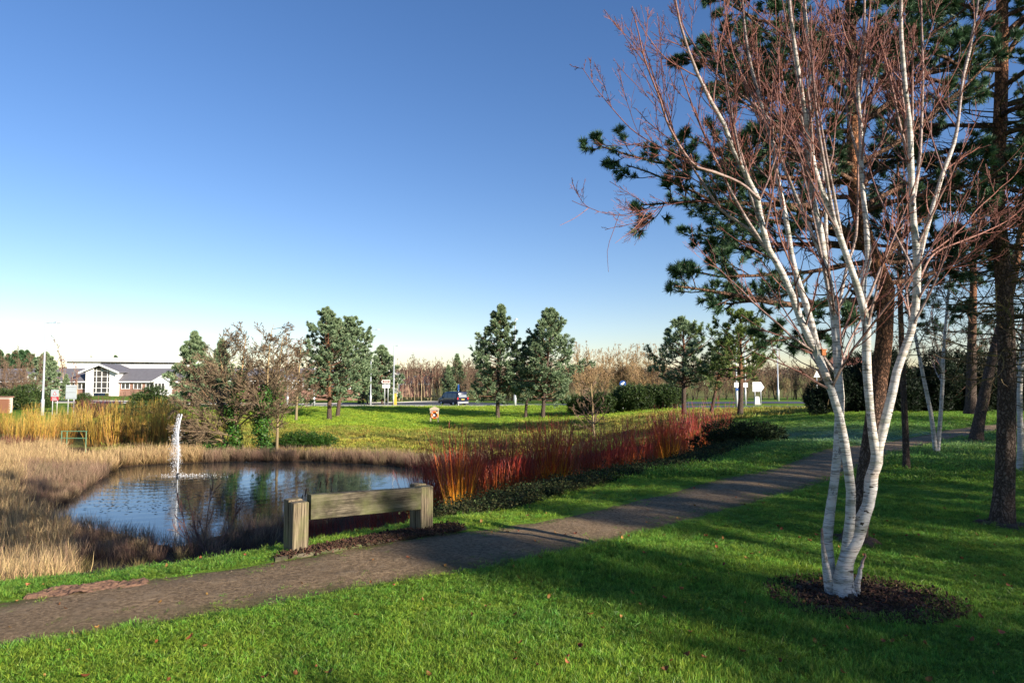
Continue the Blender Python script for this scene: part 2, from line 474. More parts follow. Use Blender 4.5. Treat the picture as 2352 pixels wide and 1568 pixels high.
M['paintgrey'] = plain('grey_sign_back', (0.42, 0.46, 0.48), 0.5)
M['white'] = plain('white_paint', (0.78, 0.78, 0.76), 0.5)
M['render'] = plain('white_render', (0.80, 0.79, 0.77), 0.8, 0, 0.05, 1.0)
M['red'] = plain('red_sign', (0.45, 0.03, 0.05), 0.45)
M['brownsign'] = plain('brown_sign', (0.22, 0.055, 0.03), 0.45)
M['bluesign'] = plain('blue_sign', (0.02, 0.08, 0.28), 0.4)
M['yellow'] = plain('yellow_paint', (0.62, 0.42, 0.06), 0.5)
M['greenrail'] = plain('green_rail', (0.10, 0.22, 0.13), 0.5)
M['darkglass'] = plain('dark_glass', (0.05, 0.05, 0.055), 0.08, 0, 0.3, 0.4, 0, 0.8)
M['slate'] = plain('slate_roof', (0.14, 0.135, 0.15), 0.75, 0, 0.25, 2.0)
M['redroof'] = plain('red_tile_roof', (0.22, 0.09, 0.06), 0.8, 0, 0.25, 2.0)
M['brick'] = plain('brick_wall', (0.28, 0.155, 0.115), 0.85, 0, 0.25, 3.0)
M['bluegrey'] = plain('blue_grey_cladding', (0.20, 0.24, 0.30), 0.4)
M['orange'] = plain('orange_plastic', (0.75, 0.16, 0.02), 0.4)
M['palewood'] = plain('pale_weathered_wood', (0.45, 0.38, 0.27), 0.8)
M['orangetag'] = plain('orange_tag', (0.55, 0.16, 0.03), 0.6)
M['rubber'] = plain('rubber', (0.015, 0.015, 0.016), 0.8)
M['scar'] = plain('birch_scar', (0.05, 0.04, 0.032), 0.9, 0, .5, 60, .6)
M['stake'] = plain('tree_stake', (0.40, 0.28, 0.17), 0.8)

def bark_pine():
    m, n, l, bs = mat0('pine_bark')
    tc = n.new("ShaderNodeTexCoord")
    mp = n.new("ShaderNodeMapping"); mp.inputs["Scale"].default_value = (1, 1, 0.4)
    l.new(tc.outputs["Object"], mp.inputs[0])
    vo = n.new("ShaderNodeTexVoronoi"); vo.feature = 'DISTANCE_TO_EDGE'; vo.inputs["Scale"].default_value = 34
    nz = noise(n, l, 9, 4, 0.6, tc.outputs["Object"])
    ad = n.new("ShaderNodeMix"); ad.data_type = 'VECTOR'; ad.inputs[0].default_value = 0.12
    l.new(mp.outputs[0], ad.inputs[4]); l.new(nz.outputs["Color"], ad.inputs[5])
    l.new(ad.outputs[1], vo.inputs["Vector"])
    e = n.new("ShaderNodeMapRange"); e.inputs[1].default_value = 0.0; e.inputs[2].default_value = 0.22
    l.new(vo.outputs["Distance"], e.inputs[0])
    low = mixc(n, l, nz.outputs["Fac"], (0.085, 0.062, 0.05), (0.20, 0.15, 0.12))
    up = mixc(n, l, nz.outputs["Fac"], (0.26, 0.10, 0.045), (0.50, 0.235, 0.12))
    a = attr(n, "tt")                   # 0 low grey bark .. 1 orange upper bark
    c = mixc(n, l, a.outputs["Fac"], low, up)
    c2 = mixc(n, l, e.outputs[0], (0.055, 0.038, 0.03), c)
    l.new(c2, bs.inputs["Base Color"])
    bs.inputs["Roughness"].default_value = 0.9
    bs.inputs["Specular IOR Level"].default_value = 0.1
    h = math_(n, l, 'ADD', e.outputs[0], math_(n, l, 'MULTIPLY', nz.outputs["Fac"], 0.5))
    bump(n, l, bs, h, 0.9, 0.02)
    return m
M['pinebark'] = bark_pine()
def bark_birch():
    m, n, l, bs = mat0('birch_bark')
    tc = n.new("ShaderNodeTexCoord")
    ob = tc.outputs["Object"]
    big = noise(n, l, 3.5, 4, 0.6, ob)
    lent = noise(n, l, 1.0, 3, 0.6, ob, (11, 11, 120))
    lr = ramp(n, [(0.53, (0, 0, 0)), (0.60, (1, 1, 1))]); l.new(lent.outputs["Fac"], lr.inputs[0])
    band = noise(n, l, 1.0, 4, 0.65, ob, (3, 3, 16))
    br = ramp(n, [(0.50, (0, 0, 0)), (0.62, (1, 1, 1))]); l.new(band.outputs["Fac"], br.inputs[0])
    gn = noise(n, l, 7.0, 5, 0.7, ob, (1, 1, .6))
    gr = ramp(n, [(0.59, (0, 0, 0)), (0.64, (1, 1, 1))]); l.new(gn.outputs["Fac"], gr.inputs[0])
    base = mixc(n, l, big.outputs["Fac"], (0.62, 0.56, 0.49), (0.50, 0.49, 0.48))
    pk = noise(n, l, 1.0, 3, 0.6, ob, (2, 2, 9))
    pr = ramp(n, [(0.5, (0, 0, 0)), (0.72, (1, 1, 1))]); l.new(pk.outputs["Fac"], pr.inputs[0])
    base = mixc(n, l, math_(n, l, 'MULTIPLY', pr.outputs[0], 0.45), base, (0.62, 0.42, 0.30))
    c = mixc(n, l, math_(n, l, 'MULTIPLY', br.outputs[0], 0.75), base, (0.24, 0.24, 0.17))
    c = mixc(n, l, math_(n, l, 'MULTIPLY', lr.outputs[0], 0.7), c, (0.14, 0.11, 0.09))
    c = mixc(n, l, math_(n, l, 'MULTIPLY', gr.outputs[0], 0.8), c, (0.05, 0.045, 0.04))
    a = attr(n, "tt")                   # tt = radius in metres: thin wood turns red brown
    th = ramp(n, [(0.006, (1, 1, 1)), (0.018, (0, 0, 0))]); l.new(a.outputs["Fac"], th.inputs[0])
    rn = attr(n, "rn")
    tw = mixc(n, l, rn.outputs["Fac"], (0.09, 0.03, 0.028), (0.26, 0.10, 0.07))
    c = mixc(n, l, th.outputs[0], c, tw)
    sep = n.new("ShaderNodeSeparateXYZ"); l.new(ob, sep.inputs[0])
    ft = noise(n, l, 11, 4, 0.7, ob)
    hgt = math_(n, l, 'ADD', sep.outputs[2], math_(n, l, 'MULTIPLY', ft.outputs["Fac"], 0.55))
    fr = ramp(n, [(0.22, (1, 1, 1)), (0.34, (0, 0, 0))]); l.new(hgt, fr.inputs[0])
    c = mixc(n, l, math_(n, l, 'MULTIPLY', fr.outputs[0], 0.85), c, (0.06, 0.05, 0.042))
    l.new(c, bs.inputs["Base Color"])
    bs.inputs["Roughness"].default_value = 0.6
    bs.inputs["Specular IOR Level"].default_value = 0.25
    h = math_(n, l, 'SUBTRACT', big.outputs["Fac"], math_(n, l, 'ADD', lr.outputs[0], gr.outputs[0]))
    bump(n, l, bs, h, 0.5, 0.008)
    return m
M['birch'] = bark_birch()
def timber():
    m, n, l, bs = mat0('weathered_timber')
    tc = n.new("ShaderNodeTexCoord")
    g = noise(n, l, 1.0, 5, 0.65, tc.outputs["Generated"], (2.0, 9, 60))
    g2 = noise(n, l, 2.2, 4, 0.6, tc.outputs["Object"])
    gr = ramp(n, [(0.36, (0.03, 0.026, 0.02)), (0.50, (0.12, 0.10, 0.07)), (0.66, (0.26, 0.22, 0.155))]); l.new(g.outputs["Fac"], gr.inputs[0])
    st_ = noise(n, l, 5.0, 4, 0.6, tc.outputs["Object"], (1, 1, 2.2))
    sr = ramp(n, [(0.40, (0.35, 0.35, 0.33)), (0.62, (1, 1, 1))]); l.new(st_.outputs["Fac"], sr.inputs[0])
    a = mixc(n, l, 1.0, gr.outputs[0], sr.outputs[0], 'MULTIPLY')
    r = ramp(n, [(0.45, (0, 0, 0)), (0.68, (1, 1, 1))]); l.new(g2.outputs["Fac"], r.inputs[0])
    c = mixc(n, l, math_(n, l, 'MULTIPLY', r.outputs[0], 0.6), a, (0.13, 0.145, 0.05))
    l.new(c, bs.inputs["Base Color"])
    bs.inputs["Roughness"].default_value = 0.85
    bs.inputs["Specular IOR Level"].default_value = 0.15
    bump(n, l, bs, g.outputs["Fac"], 0.5, 0.006)
    return m
M['timber'] = timber()
def timber_v():
    m, n, l, bs = mat0('weathered_post_timber')
    tc = n.new("ShaderNodeTexCoord")
    g = noise(n, l, 1.0, 5, 0.65, tc.outputs["Object"], (70, 70, 3.0))
    g2 = noise(n, l, 4.0, 4, 0.6, tc.outputs["Object"])
    gr = ramp(n, [(0.36, (0.05, 0.038, 0.025)), (0.50, (0.15, 0.118, 0.075)), (0.66, (0.29, 0.23, 0.15))]); l.new(g.outputs["Fac"], gr.inputs[0])
    a = gr.outputs[0]
    r = ramp(n, [(0.45, (0, 0, 0)), (0.68, (1, 1, 1))]); l.new(g2.outputs["Fac"], r.inputs[0])
    c = mixc(n, l, math_(n, l, 'MULTIPLY', r.outputs[0], 0.55), a, (0.14, 0.16, 0.05))
    l.new(c, bs.inputs["Base Color"])
    bs.inputs["Roughness"].default_value = 0.85
    bs.inputs["Specular IOR Level"].default_value = 0.15
    bump(n, l, bs, g.outputs["Fac"], 0.5, 0.006)
    return m
M['timber_v'] = timber_v()
def ground_mat():
    m, n, l, bs = mat0('ground_turf_and_soil')
    tc = n.new("ShaderNodeTexCoord"); ob = tc.outputs["Object"]
    n1 = noise(n, l, 0.35, 5, 0.6, ob); n2 = noise(n, l, 14, 5, 0.7, ob); n3 = noise(n, l, 2.2, 4, 0.6, ob)
    g = mixc(n, l, n2.outputs["Fac"], (0.08, 0.15, 0.014), (0.20, 0.32, 0.035))
    g = mixc(n, l, math_(n, l, 'MULTIPLY', n3.outputs["Fac"], 0.35), g, (0.13, 0.17, 0.03))
    s_ = mixc(n, l, n2.outputs["Fac"], (0.030, 0.019, 0.012), (0.10, 0.062, 0.036))
    rg = mixc(n, l, n2.outputs["Fac"], (0.13, 0.16, 0.025), (0.26, 0.27, 0.06))
    rg = mixc(n, l, n3.outputs["Fac"], rg, (0.14, 0.11, 0.05))
    fz = mixc(n, l, n2.outputs["Fac"], (0.07, 0.14, 0.09), (0.22, 0.31, 0.27))
    def fac(nm, sharp=0.5):
        a = attr(n, nm)
        v = math_(n, l, 'ADD', a.outputs["Fac"], math_(n, l, 'MULTIPLY', math_(n, l, 'SUBTRACT', n3.outputs["Fac"], 0.5), sharp))
        r = n.new("ShaderNodeMapRange"); r.interpolation_type = 'SMOOTHSTEP'
        r.inputs[1].default_value, r.inputs[2].default_value = 0.35, 0.65
        l.new(v, r.inputs[0])
        return r.outputs[0]
    c = mixc(n, l, fac("rough"), g, rg)
    c = mixc(n, l, math_(n, l, 'MULTIPLY', fac("frost", 1.2), 0.75), c, fz)
    c = mixc(n, l, fac("bank"), c, s_)
    l.new(c, bs.inputs["Base Color"])
    bs.inputs["Roughness"].default_value = 0.9
    bs.inputs["Specular IOR Level"].default_value = 0.1
    bump(n, l, bs, n2.outputs["Fac"], 0.8, 0.05)
    return m
M['ground'] = ground_mat()
def path_mat():
    m, n, l, bs = mat0('trodden_earth_path')
    tc = n.new("ShaderNodeTexCoord"); ob = tc.outputs["Object"]
    f = noise(n, l, 26, 6, 0.8, ob); md = noise(n, l, 4.5, 5, 0.65, ob); lg = noise(n, l, 1.1, 4, 0.6, ob)
    fr_ = ramp(n, [(0.34, (0.10, 0.066, 0.038)), (0.5, (0.30, 0.205, 0.118)), (0.68, (0.58, 0.415, 0.25))]); l.new(f.outputs["Fac"], fr_.inputs[0])
    c = fr_.outputs[0]
    r1 = ramp(n, [(0.52, (0, 0, 0)), (0.66, (1, 1, 1))]); l.new(md.outputs["Fac"], r1.inputs[0])
    c = mixc(n, l, math_(n, l, 'MULTIPLY', r1.outputs[0], 0.6), c, (0.46, 0.34, 0.215))
    a = attr(n, "tt")                   # 0 middle .. 1 edge
    ev = math_(n, l, 'ADD', a.outputs["Fac"], math_(n, l, 'MULTIPLY', math_(n, l, 'SUBTRACT', md.outputs["Fac"], 0.5), 1.6))
    r2 = ramp(n, [(0.30, (0, 0, 0)), (0.80, (1, 1, 1))]); l.new(ev, r2.inputs[0])
    moss = mixc(n, l, f.outputs["Fac"], (0.045, 0.045, 0.012), (0.17, 0.17, 0.045))
    c = mixc(n, l, math_(n, l, 'MULTIPLY', r2.outputs[0], 0.75), c, moss)
    st = n.new("ShaderNodeTexVoronoi"); st.inputs["Scale"].default_value = 38; l.new(ob, st.inputs["Vector"])
    r3 = ramp(n, [(0.06, (1, 1, 1)), (0.13, (0, 0, 0))]); l.new(st.outputs["Distance"], r3.inputs[0])
    sel = noise(n, l, 21, 1, 0.5, ob)
    r4 = ramp(n, [(0.55, (0, 0, 0)), (0.6, (1, 1, 1))]); l.new(sel.outputs["Fac"], r4.inputs[0])
    stf = math_(n, l, 'MULTIPLY', r3.outputs[0], r4.outputs[0])
    c = mixc(n, l, stf, c, (0.40, 0.33, 0.27))
    lr_ = ramp(n, [(0.38, (0, 0, 0)), (0.62, (1, 1, 1))]); l.new(lg.outputs["Fac"], lr_.inputs[0])
    c = mixc(n, l, math_(n, l, 'MULTIPLY', lr_.outputs[0], 0.4), c, (0.15, 0.11, 0.068))
    l.new(c, bs.inputs["Base Color"])
    bs.inputs["Roughness"].default_value = 0.85
    bs.inputs["Specular IOR Level"].default_value = 0.15
    h = math_(n, l, 'ADD', math_(n, l, 'MULTIPLY', f.outputs["Fac"], 1.0), math_(n, l, 'ADD', md.outputs["Fac"], stf))
    bump(n, l, bs, h, 1.0, 0.06)
    return m
M['path'] = path_mat()
def road_mat():
    m, n, l, bs = mat0('asphalt')
    t = noise(n, l, 6, 4, 0.7); t2 = noise(n, l, 0.25, 3)
    c = mixc(n, l, t.outputs["Fac"], (0.045, 0.045, 0.05), (0.085, 0.085, 0.09))
    c = mixc(n, l, math_(n, l, 'MULTIPLY', t2.outputs["Fac"], 0.5), c, (0.13, 0.125, 0.125))
    l.new(c, bs.inputs["Base Color"])
    bs.inputs["Roughness"].default_value = 0.6
    return m
M['road'] = road_mat()
M['kerb'] = plain('concrete_kerb', (0.42, 0.40, 0.37), 0.8)
FOUNT = Zp(408, 1093, ZW)
def water_mat():
    m, n, l, bs = mat0('pond_water')
    bs.inputs["Base Color"].default_value = (0.014, 0.022, 0.026, 1)
    bs.inputs["Roughness"].default_value = 0.02
    bs.inputs["IOR"].default_value = 1.333
    bs.inputs["Specular IOR Level"].default_value = 0.6
    tc = n.new("ShaderNodeTexCoord")
    ob = tc.outputs["Object"]
    w1 = noise(n, l, 1.0, 3, 0.55, ob, (1.1, 3.0, 1))
    w2 = noise(n, l, 1.0, 2, 0.5, ob, (4, 9, 1))
    sub = n.new("ShaderNodeVectorMath"); sub.operation = 'SUBTRACT'
    l.new(ob, sub.inputs[0]); sub.inputs[1].default_value = (FOUNT[0], FOUNT[1], ZW)
    ln = n.new("ShaderNodeVectorMath"); ln.operation = 'LENGTH'; l.new(sub.outputs[0], ln.inputs[0])
    wob = math_(n, l, 'ADD', math_(n, l, 'MULTIPLY', ln.outputs["Value"], 7.0), math_(n, l, 'MULTIPLY', w1.outputs["Fac"], 6.0))
    ringw = math_(n, l, 'SINE', wob)
    fall = n.new("ShaderNodeMapRange"); fall.inputs[1].default_value = 0.0; fall.inputs[2].default_value = 17.0; fall.inputs[3].default_value = 1.0; fall.inputs[4].default_value = 0.05
    l.new(ln.outputs["Value"], fall.inputs[0])
    h = math_(n, l, 'ADD', math_(n, l, 'MULTIPLY', math_(n, l, 'MULTIPLY', ringw, fall.outputs[0]), 0.30), math_(n, l, 'ADD', math_(n, l, 'MULTIPLY', w1.outputs["Fac"], 0.8), math_(n, l, 'MULTIPLY', w2.outputs["Fac"], 0.25)))
    bump(n, l, bs, h, 0.10, 0.05)
    return m
M['water'] = water_mat()
def jet_mat():
    m, n, l, bs = mat0('spraying_water')
    bs.inputs["Base Color"].default_value = (0.85, 0.88, 0.92, 1)
    bs.inputs["Roughness"].default_value = 0.25
    tr = n.new("ShaderNodeBsdfTransparent")
    a = attr(n, "tt")
    mx = n.new("ShaderNodeMixShader")
    l.new(a.outputs["Fac"], mx.inputs[0])
    l.new(bs.outputs[0], mx.inputs[1]); l.new(tr.outputs[0], mx.inputs[2])
    l.new(mx.outputs[0], n["Material Output"].inputs["Surface"])
    return m
M['jet'] = jet_mat()
def van_mat():
    m, n, l, bs = mat0('dark_blue_van_paint')
    t = noise(n, l, 1.5)
    l.new(mixc(n, l, t.outputs["Fac"], (0.010, 0.014, 0.034), (0.016, 0.022, 0.05)), bs.inputs["Base Color"])
    bs.inputs["Roughness"].default_value = 0.35
    bs.inputs["Coat Weight"].default_value = 0.6
    return m
M['van'] = van_mat()

# ------------------------------------------------------------------ path line (traced edges on the level lawn)
PL = [(-500, 1450), (0, 1395), (250, 1348), (640, 1303), (1000, 1240), (1170, 1222), (1300, 1193), (1500, 1150), (1700, 1098), (1900, 1038), (2030, 1010), (2200, 984), (2420, 962)]
PR = [(-500, 1585), (0, 1515), (300, 1468), (600, 1422), (900, 1366), (1100, 1332), (1300, 1286), (1500, 1231), (1700, 1180), (1900, 1112), (2060, 1045), (2230, 1000), (2460, 974)]
def flat(pl): return np.array([Zp(a, b, 0.0)[:2] for a, b in pl])
_l = smooth_poly(flat(PL), 400); _r = smooth_poly(flat(PR), 400)
def arc(p, n):
    d = np.concatenate([[0], np.cumsum(np.linalg.norm(np.diff(p, axis=0), axis=1))])
    t = np.linspace(0, d[-1], n)
    return np.stack([np.interp(t, d, p[:, i]) for i in range(p.shape[1])], 1)
PATH_L, PATH_R = arc(_l, 420), arc(_r, 420)
PATH_POLY = np.vstack([PATH_L[::6], PATH_R[::-6]])
def path_sd(x, y): return poly_sd(PATH_POLY, x, y)

# ------------------------------------------------------------------ ground sheet
def graded(lo, hi, c0, c1, fine, grow):
    mid = list(np.arange(c0, c1 + 1e-6, fine))
    up, s_ = [], fine
    v = mid[-1]
    while v < hi:
        s_ *= grow; v += s_; up.append(min(v, hi))
    dn, s_ = [], fine
    v = mid[0]
    while v > lo:
        s_ *= grow; v -= s_; dn.append(max(v, lo))
    return np.array(dn[::-1] + mid + up)
gx = graded(-1500, 1500, -10, 10, 0.25, 1.065)
gy = graded(-60, 2200, 2.5, 22, 0.25, 1.05)
GX, GY = np.meshgrid(gx, gy)
GZ = terr(GX, GY)
sdp = path_sd(GX.ravel(), GY.ravel()).reshape(GX.shape)
GZ = GZ - 0.035 * sstep(-0.02, 0.25, sdp) * (GY < 60)
gm = MB()
ny, nx = GX.shape
ii = np.arange(ny * nx).reshape(ny, nx)
gm.add(np.stack([GX, GY, GZ], -1), np.stack([ii[:-1, :-1], ii[:-1, 1:], ii[1:, 1:], ii[1:, :-1]], -1).reshape(-1, 4))
ground = gm.build("ground", M['ground'], None, True)
struct(ground)
bank = np.clip(0.5 + poly_sd(BASIN, GX.ravel(), GY.ravel()) * 0.9, 0, 1)
wood = sstep(112, 125, GY.ravel()) * 0.8
rough = np.clip(sstep(62, 50, GY.ravel()) * sstep(30, 40, GY.ravel()) * (GX.ravel() < 30) + 0.9 * sstep(75, 85, np.abs(GX.ravel() + 70)) * 0 + wood, 0, 1)
frc = np.array([X(1840, 24), 23.0])
frost = np.exp(-(((GX.ravel() - frc[0]) / 4.5) ** 2 + ((GY.ravel() - frc[1]) / 6.0) ** 2))
for nm, arr in (("bank", bank), ("rough", rough), ("frost", frost)):
    at = ground.data.attributes.new(nm, 'FLOAT', 'POINT')
    at.data.foreach_set("value", arr.astype(np.float32))

# path sheet
def path_sheet():
    m = MB(); k = 22
    f = np.linspace(0, 1, k)[None, :, None]
    jl = 0.05 * np.interp(np.arange(420), np.arange(0, 420, 2), rng.normal(size=210)).reshape(-1, 1)
    jr = 0.05 * np.interp(np.arange(420), np.arange(0, 420, 2), rng.normal(size=210)).reshape(-1, 1)
    d = PATH_R - PATH_L; d /= np.linalg.norm(d, axis=1, keepdims=True)
    L_, R_ = PATH_L + d * jl, PATH_R + d * jr
    xy = L_[:, None] * (1 - f) + R_[:, None] * f
    z = terr(xy[..., 0], xy[..., 1]) - 0.012 + 0.010 * np.sin(f[..., 0] * math.pi) + 0.010 * (fnoise(xy[..., 0], xy[..., 1], 3.0) - .5) + 0.012 * (fnoise(xy[..., 0] + 3, xy[..., 1], 1.1) - .5)
    idx = np.arange(420 * k).reshape(420, k)
    a = np.broadcast_to(np.abs(f[..., 0] * 2 - 1) ** 2, z.shape)
    m.add(np.dstack([xy, z]), np.stack([idx[:-1, :-1], idx[:-1, 1:], idx[1:, 1:], idx[1:, :-1]], -1).reshape(-1, 4), None, a.ravel())
    return m.build("path", M['path'], None, True)
struct(path_sheet())

# pond water
def sheet_from_poly(name, poly, z, mat):
    m = MB(); n = len(poly)
    c = np.mean(poly, 0)
    v = np.vstack([np.column_stack([poly, np.full(n, z)]), [[c[0], c[1], z]]])
    m.add(v, None, [[i, (i + 1) % n, n] for i in range(n)])
    return m.build(name, mat, None, False)
PW = POND + (POND - POND.mean(0)) / np.linalg.norm(POND - POND.mean(0), axis=1, keepdims=True) * 0.5
struct(sheet_from_poly("pond", PW, ZW, M['water']))

# roads: near edge and far edge lines
def ribbon(name, A, B, mat, dz=0.02, k=8, n=120):
    A = arc(smooth_poly(A, n * 3), n); B = arc(smooth_poly(B, n * 3), n)
    f = np.linspace(0, 1, k)[None, :, None]
    xy = A[:, None] * (1 - f) + B[:, None] * f
    z = terr(xy[..., 0], xy[..., 1]) + dz
    idx = np.arange(n * k).reshape(n, k)
    m = MB().add(np.dstack([xy, z]), np.stack([idx[:-1, :-1], idx[:-1, 1:], idx[1:, 1:], idx[1:, :-1]], -1).reshape(-1, 4))
    return struct(m.build(name, mat, None, True))
def xd(px, D): return (X(px, D), D)
RN = [(-90, 84), xd(200, 88), xd(500, 93), xd(700, 94), xd(900, 92.5), xd(1050, 91.5), xd(1250, 88), xd(1450, 77), xd(1600, 66), xd(1760, 62), xd(1950, 60), xd(2500, 60), (120, 58)]
RF = [(-90, 92), xd(200, 98), xd(500, 103), xd(700, 106), xd(900, 112), xd(1020, 114), xd(1200, 100), xd(1450, 88), xd(1600, 76), xd(1760, 70), xd(1950, 68), xd(2500, 68), (120, 66)]
ribbon("road", RN, RF, M['road'], 0.03)
RN2 = [xd(1480, 84), xd(1600, 79), xd(1760, 76), xd(1950, 75), xd(2300, 75)]
RF2 = [xd(1490, 92), xd(1600, 86), xd(1760, 82), xd(1950, 81), xd(2300, 81)]
ribbon("road", RN2, RF2, M['road'], 0.035)
def kerb(line, name="kerb"):
    p = arc(smooth_poly(line, 300), 160)
    z = terr(p[:, 0], p[:, 1])
    m = MB()
    for a, b, za, zb in zip(p[:-1], p[1:], z[:-1], z[1:]):
        d = (b - a) / np.linalg.norm(b - a); nrm = np.array([-d[1], d[0]]) * 0.075
        v = []
        for q, zz in ((a, za), (b, zb)):
            for s_ in (-1, 1):
                v += [[q[0] + s_ * nrm[0], q[1] + s_ * nrm[1], zz - 0.05], [q[0] + s_ * nrm[0], q[1] + s_ * nrm[1], zz + 0.13]]
        m.add(v, [[0, 1, 5, 4], [2, 6, 7, 3], [1, 3, 7, 5]])
    return struct(m.build(name, M['kerb']))
kerb(RN); kerb([(a, b) for a, b in RF[1:7]])

# ------------------------------------------------------------------ growth helpers
def nrm(v): return v / (np.linalg.norm(v, axis=-1, keepdims=True) + 1e-9)
def resample(pts, k):
    return arc(smooth_poly(np.asarray(pts, float), k * 6), k)
def sample(Pt, Rd, par, t):
    k = Pt.shape[1]
    f = t * (k - 1); i = np.minimum(f.astype(int), k - 2); f = f - i
    p = Pt[par, i] * (1 - f)[:, None] + Pt[par, i + 1] * f[:, None]
    r = Rd[par, i] * (1 - f) + Rd[par, i + 1] * f
    d = nrm(Pt[par, i + 1] - Pt[par, i])
    return p, r, d
def grow(p, d, L, r0, r1, k=5, wander=0.15, up=0.0, droop=0.0):
    N = len(p)
    out = np.empty((N, k, 3)); out[:, 0] = p
    d = d.copy(); st = (L / (k - 1))[:, None]
    for i in range(1, k):
        d = nrm(d + wander * rng.normal(size=(N, 3)) + np.array([0, 0, up - droop * i / k]))
        out[:, i] = out[:, i - 1] + d * st
    f = np.linspace(0, 1, k)[None]
    return out, r0[:, None] * (1 - f) + r1[:, None] * f
def sprout(Pt, Rd, n_per, t0, t1, ang, Lf, rf=0.55, rmin=0.003, k=5, wander=0.15, up=0.05, droop=0.0, tb=1.0, lo=0.5):
    """children along parents; Lf: length, scaled down towards the parent's tip"""
    N = Pt.shape[0]
    par = np.repeat(np.arange(N), n_per)
    t = t0 + (t1 - t0) * rng.random(len(par)) ** tb
    p, r, d = sample(Pt, Rd, par, t)
    perp = nrm(np.cross(d, rng.normal(size=d.shape)))
    a = ang * (0.7 + 0.6 * rng.random(len(par)))
    dd = nrm(d * np.cos(a)[:, None] + perp * np.sin(a)[:, None])
    pl = np.linalg.norm(np.diff(Pt, axis=1), axis=2).sum(1)[par]
    L = Lf * pl * (lo + (1 - lo) * rng.random(len(par))) * (1.15 - 0.75 * (t - t0) / (t1 - t0 + 1e-9))
    r0 = np.maximum(r * rf, rmin)
    return grow(p, dd, L, r0, np.full(len(par), rmin), k, wander, up, droop)
def needles(m, Pt, per, length, width, spread=0.75, t0=0.15, b=None):
    N = Pt.shape[0]
    par = np.repeat(np.arange(N), per)
    t = t0 + (1 - t0) * rng.random(len(par))
    p, _, d = sample(Pt, np.zeros(Pt.shape[:2]), par, t)
    perp = nrm(np.cross(d, rng.normal(size=d.shape)))
    a = spread * (0.6 + 0.6 * rng.random(len(par)))
    dd = nrm(d * np.cos(a)[:, None] + perp * np.sin(a)[:, None])
    w = nrm(np.cross(dd, rng.normal(size=dd.shape))) * width / 2
    tip = p + dd * (length * (0.75 + 0.4 * rng.random(len(par))))[:, None]
    rb = (rng.random(N) if b is None else b)[par]
    m.trim(np.stack([p - w, p + w, tip], 1), None, np.clip(rb + 0.12 * rng.normal(size=len(par)), 0, 1))
def leaves(m, pos, nrmv, size, b=None):
    N = len(pos)
    u = nrm(np.cross(nrmv, rng.normal(size=nrmv.shape))); v = np.cross(nrmv, u)
    s_ = size * (0.6 + 0.8 * rng.random(N))[:, None]
    V = np.stack([pos - u * s_ * 0.5, pos + v * s_ * 0.42 , pos + u * s_ * 0.6, pos - v * s_ * 0.42], 1)
    a = np.repeat(rng.random(N), 4).reshape(N, 4)
    m.quadm(V, a, np.repeat(rng.random(N) if b is None else b, 4))

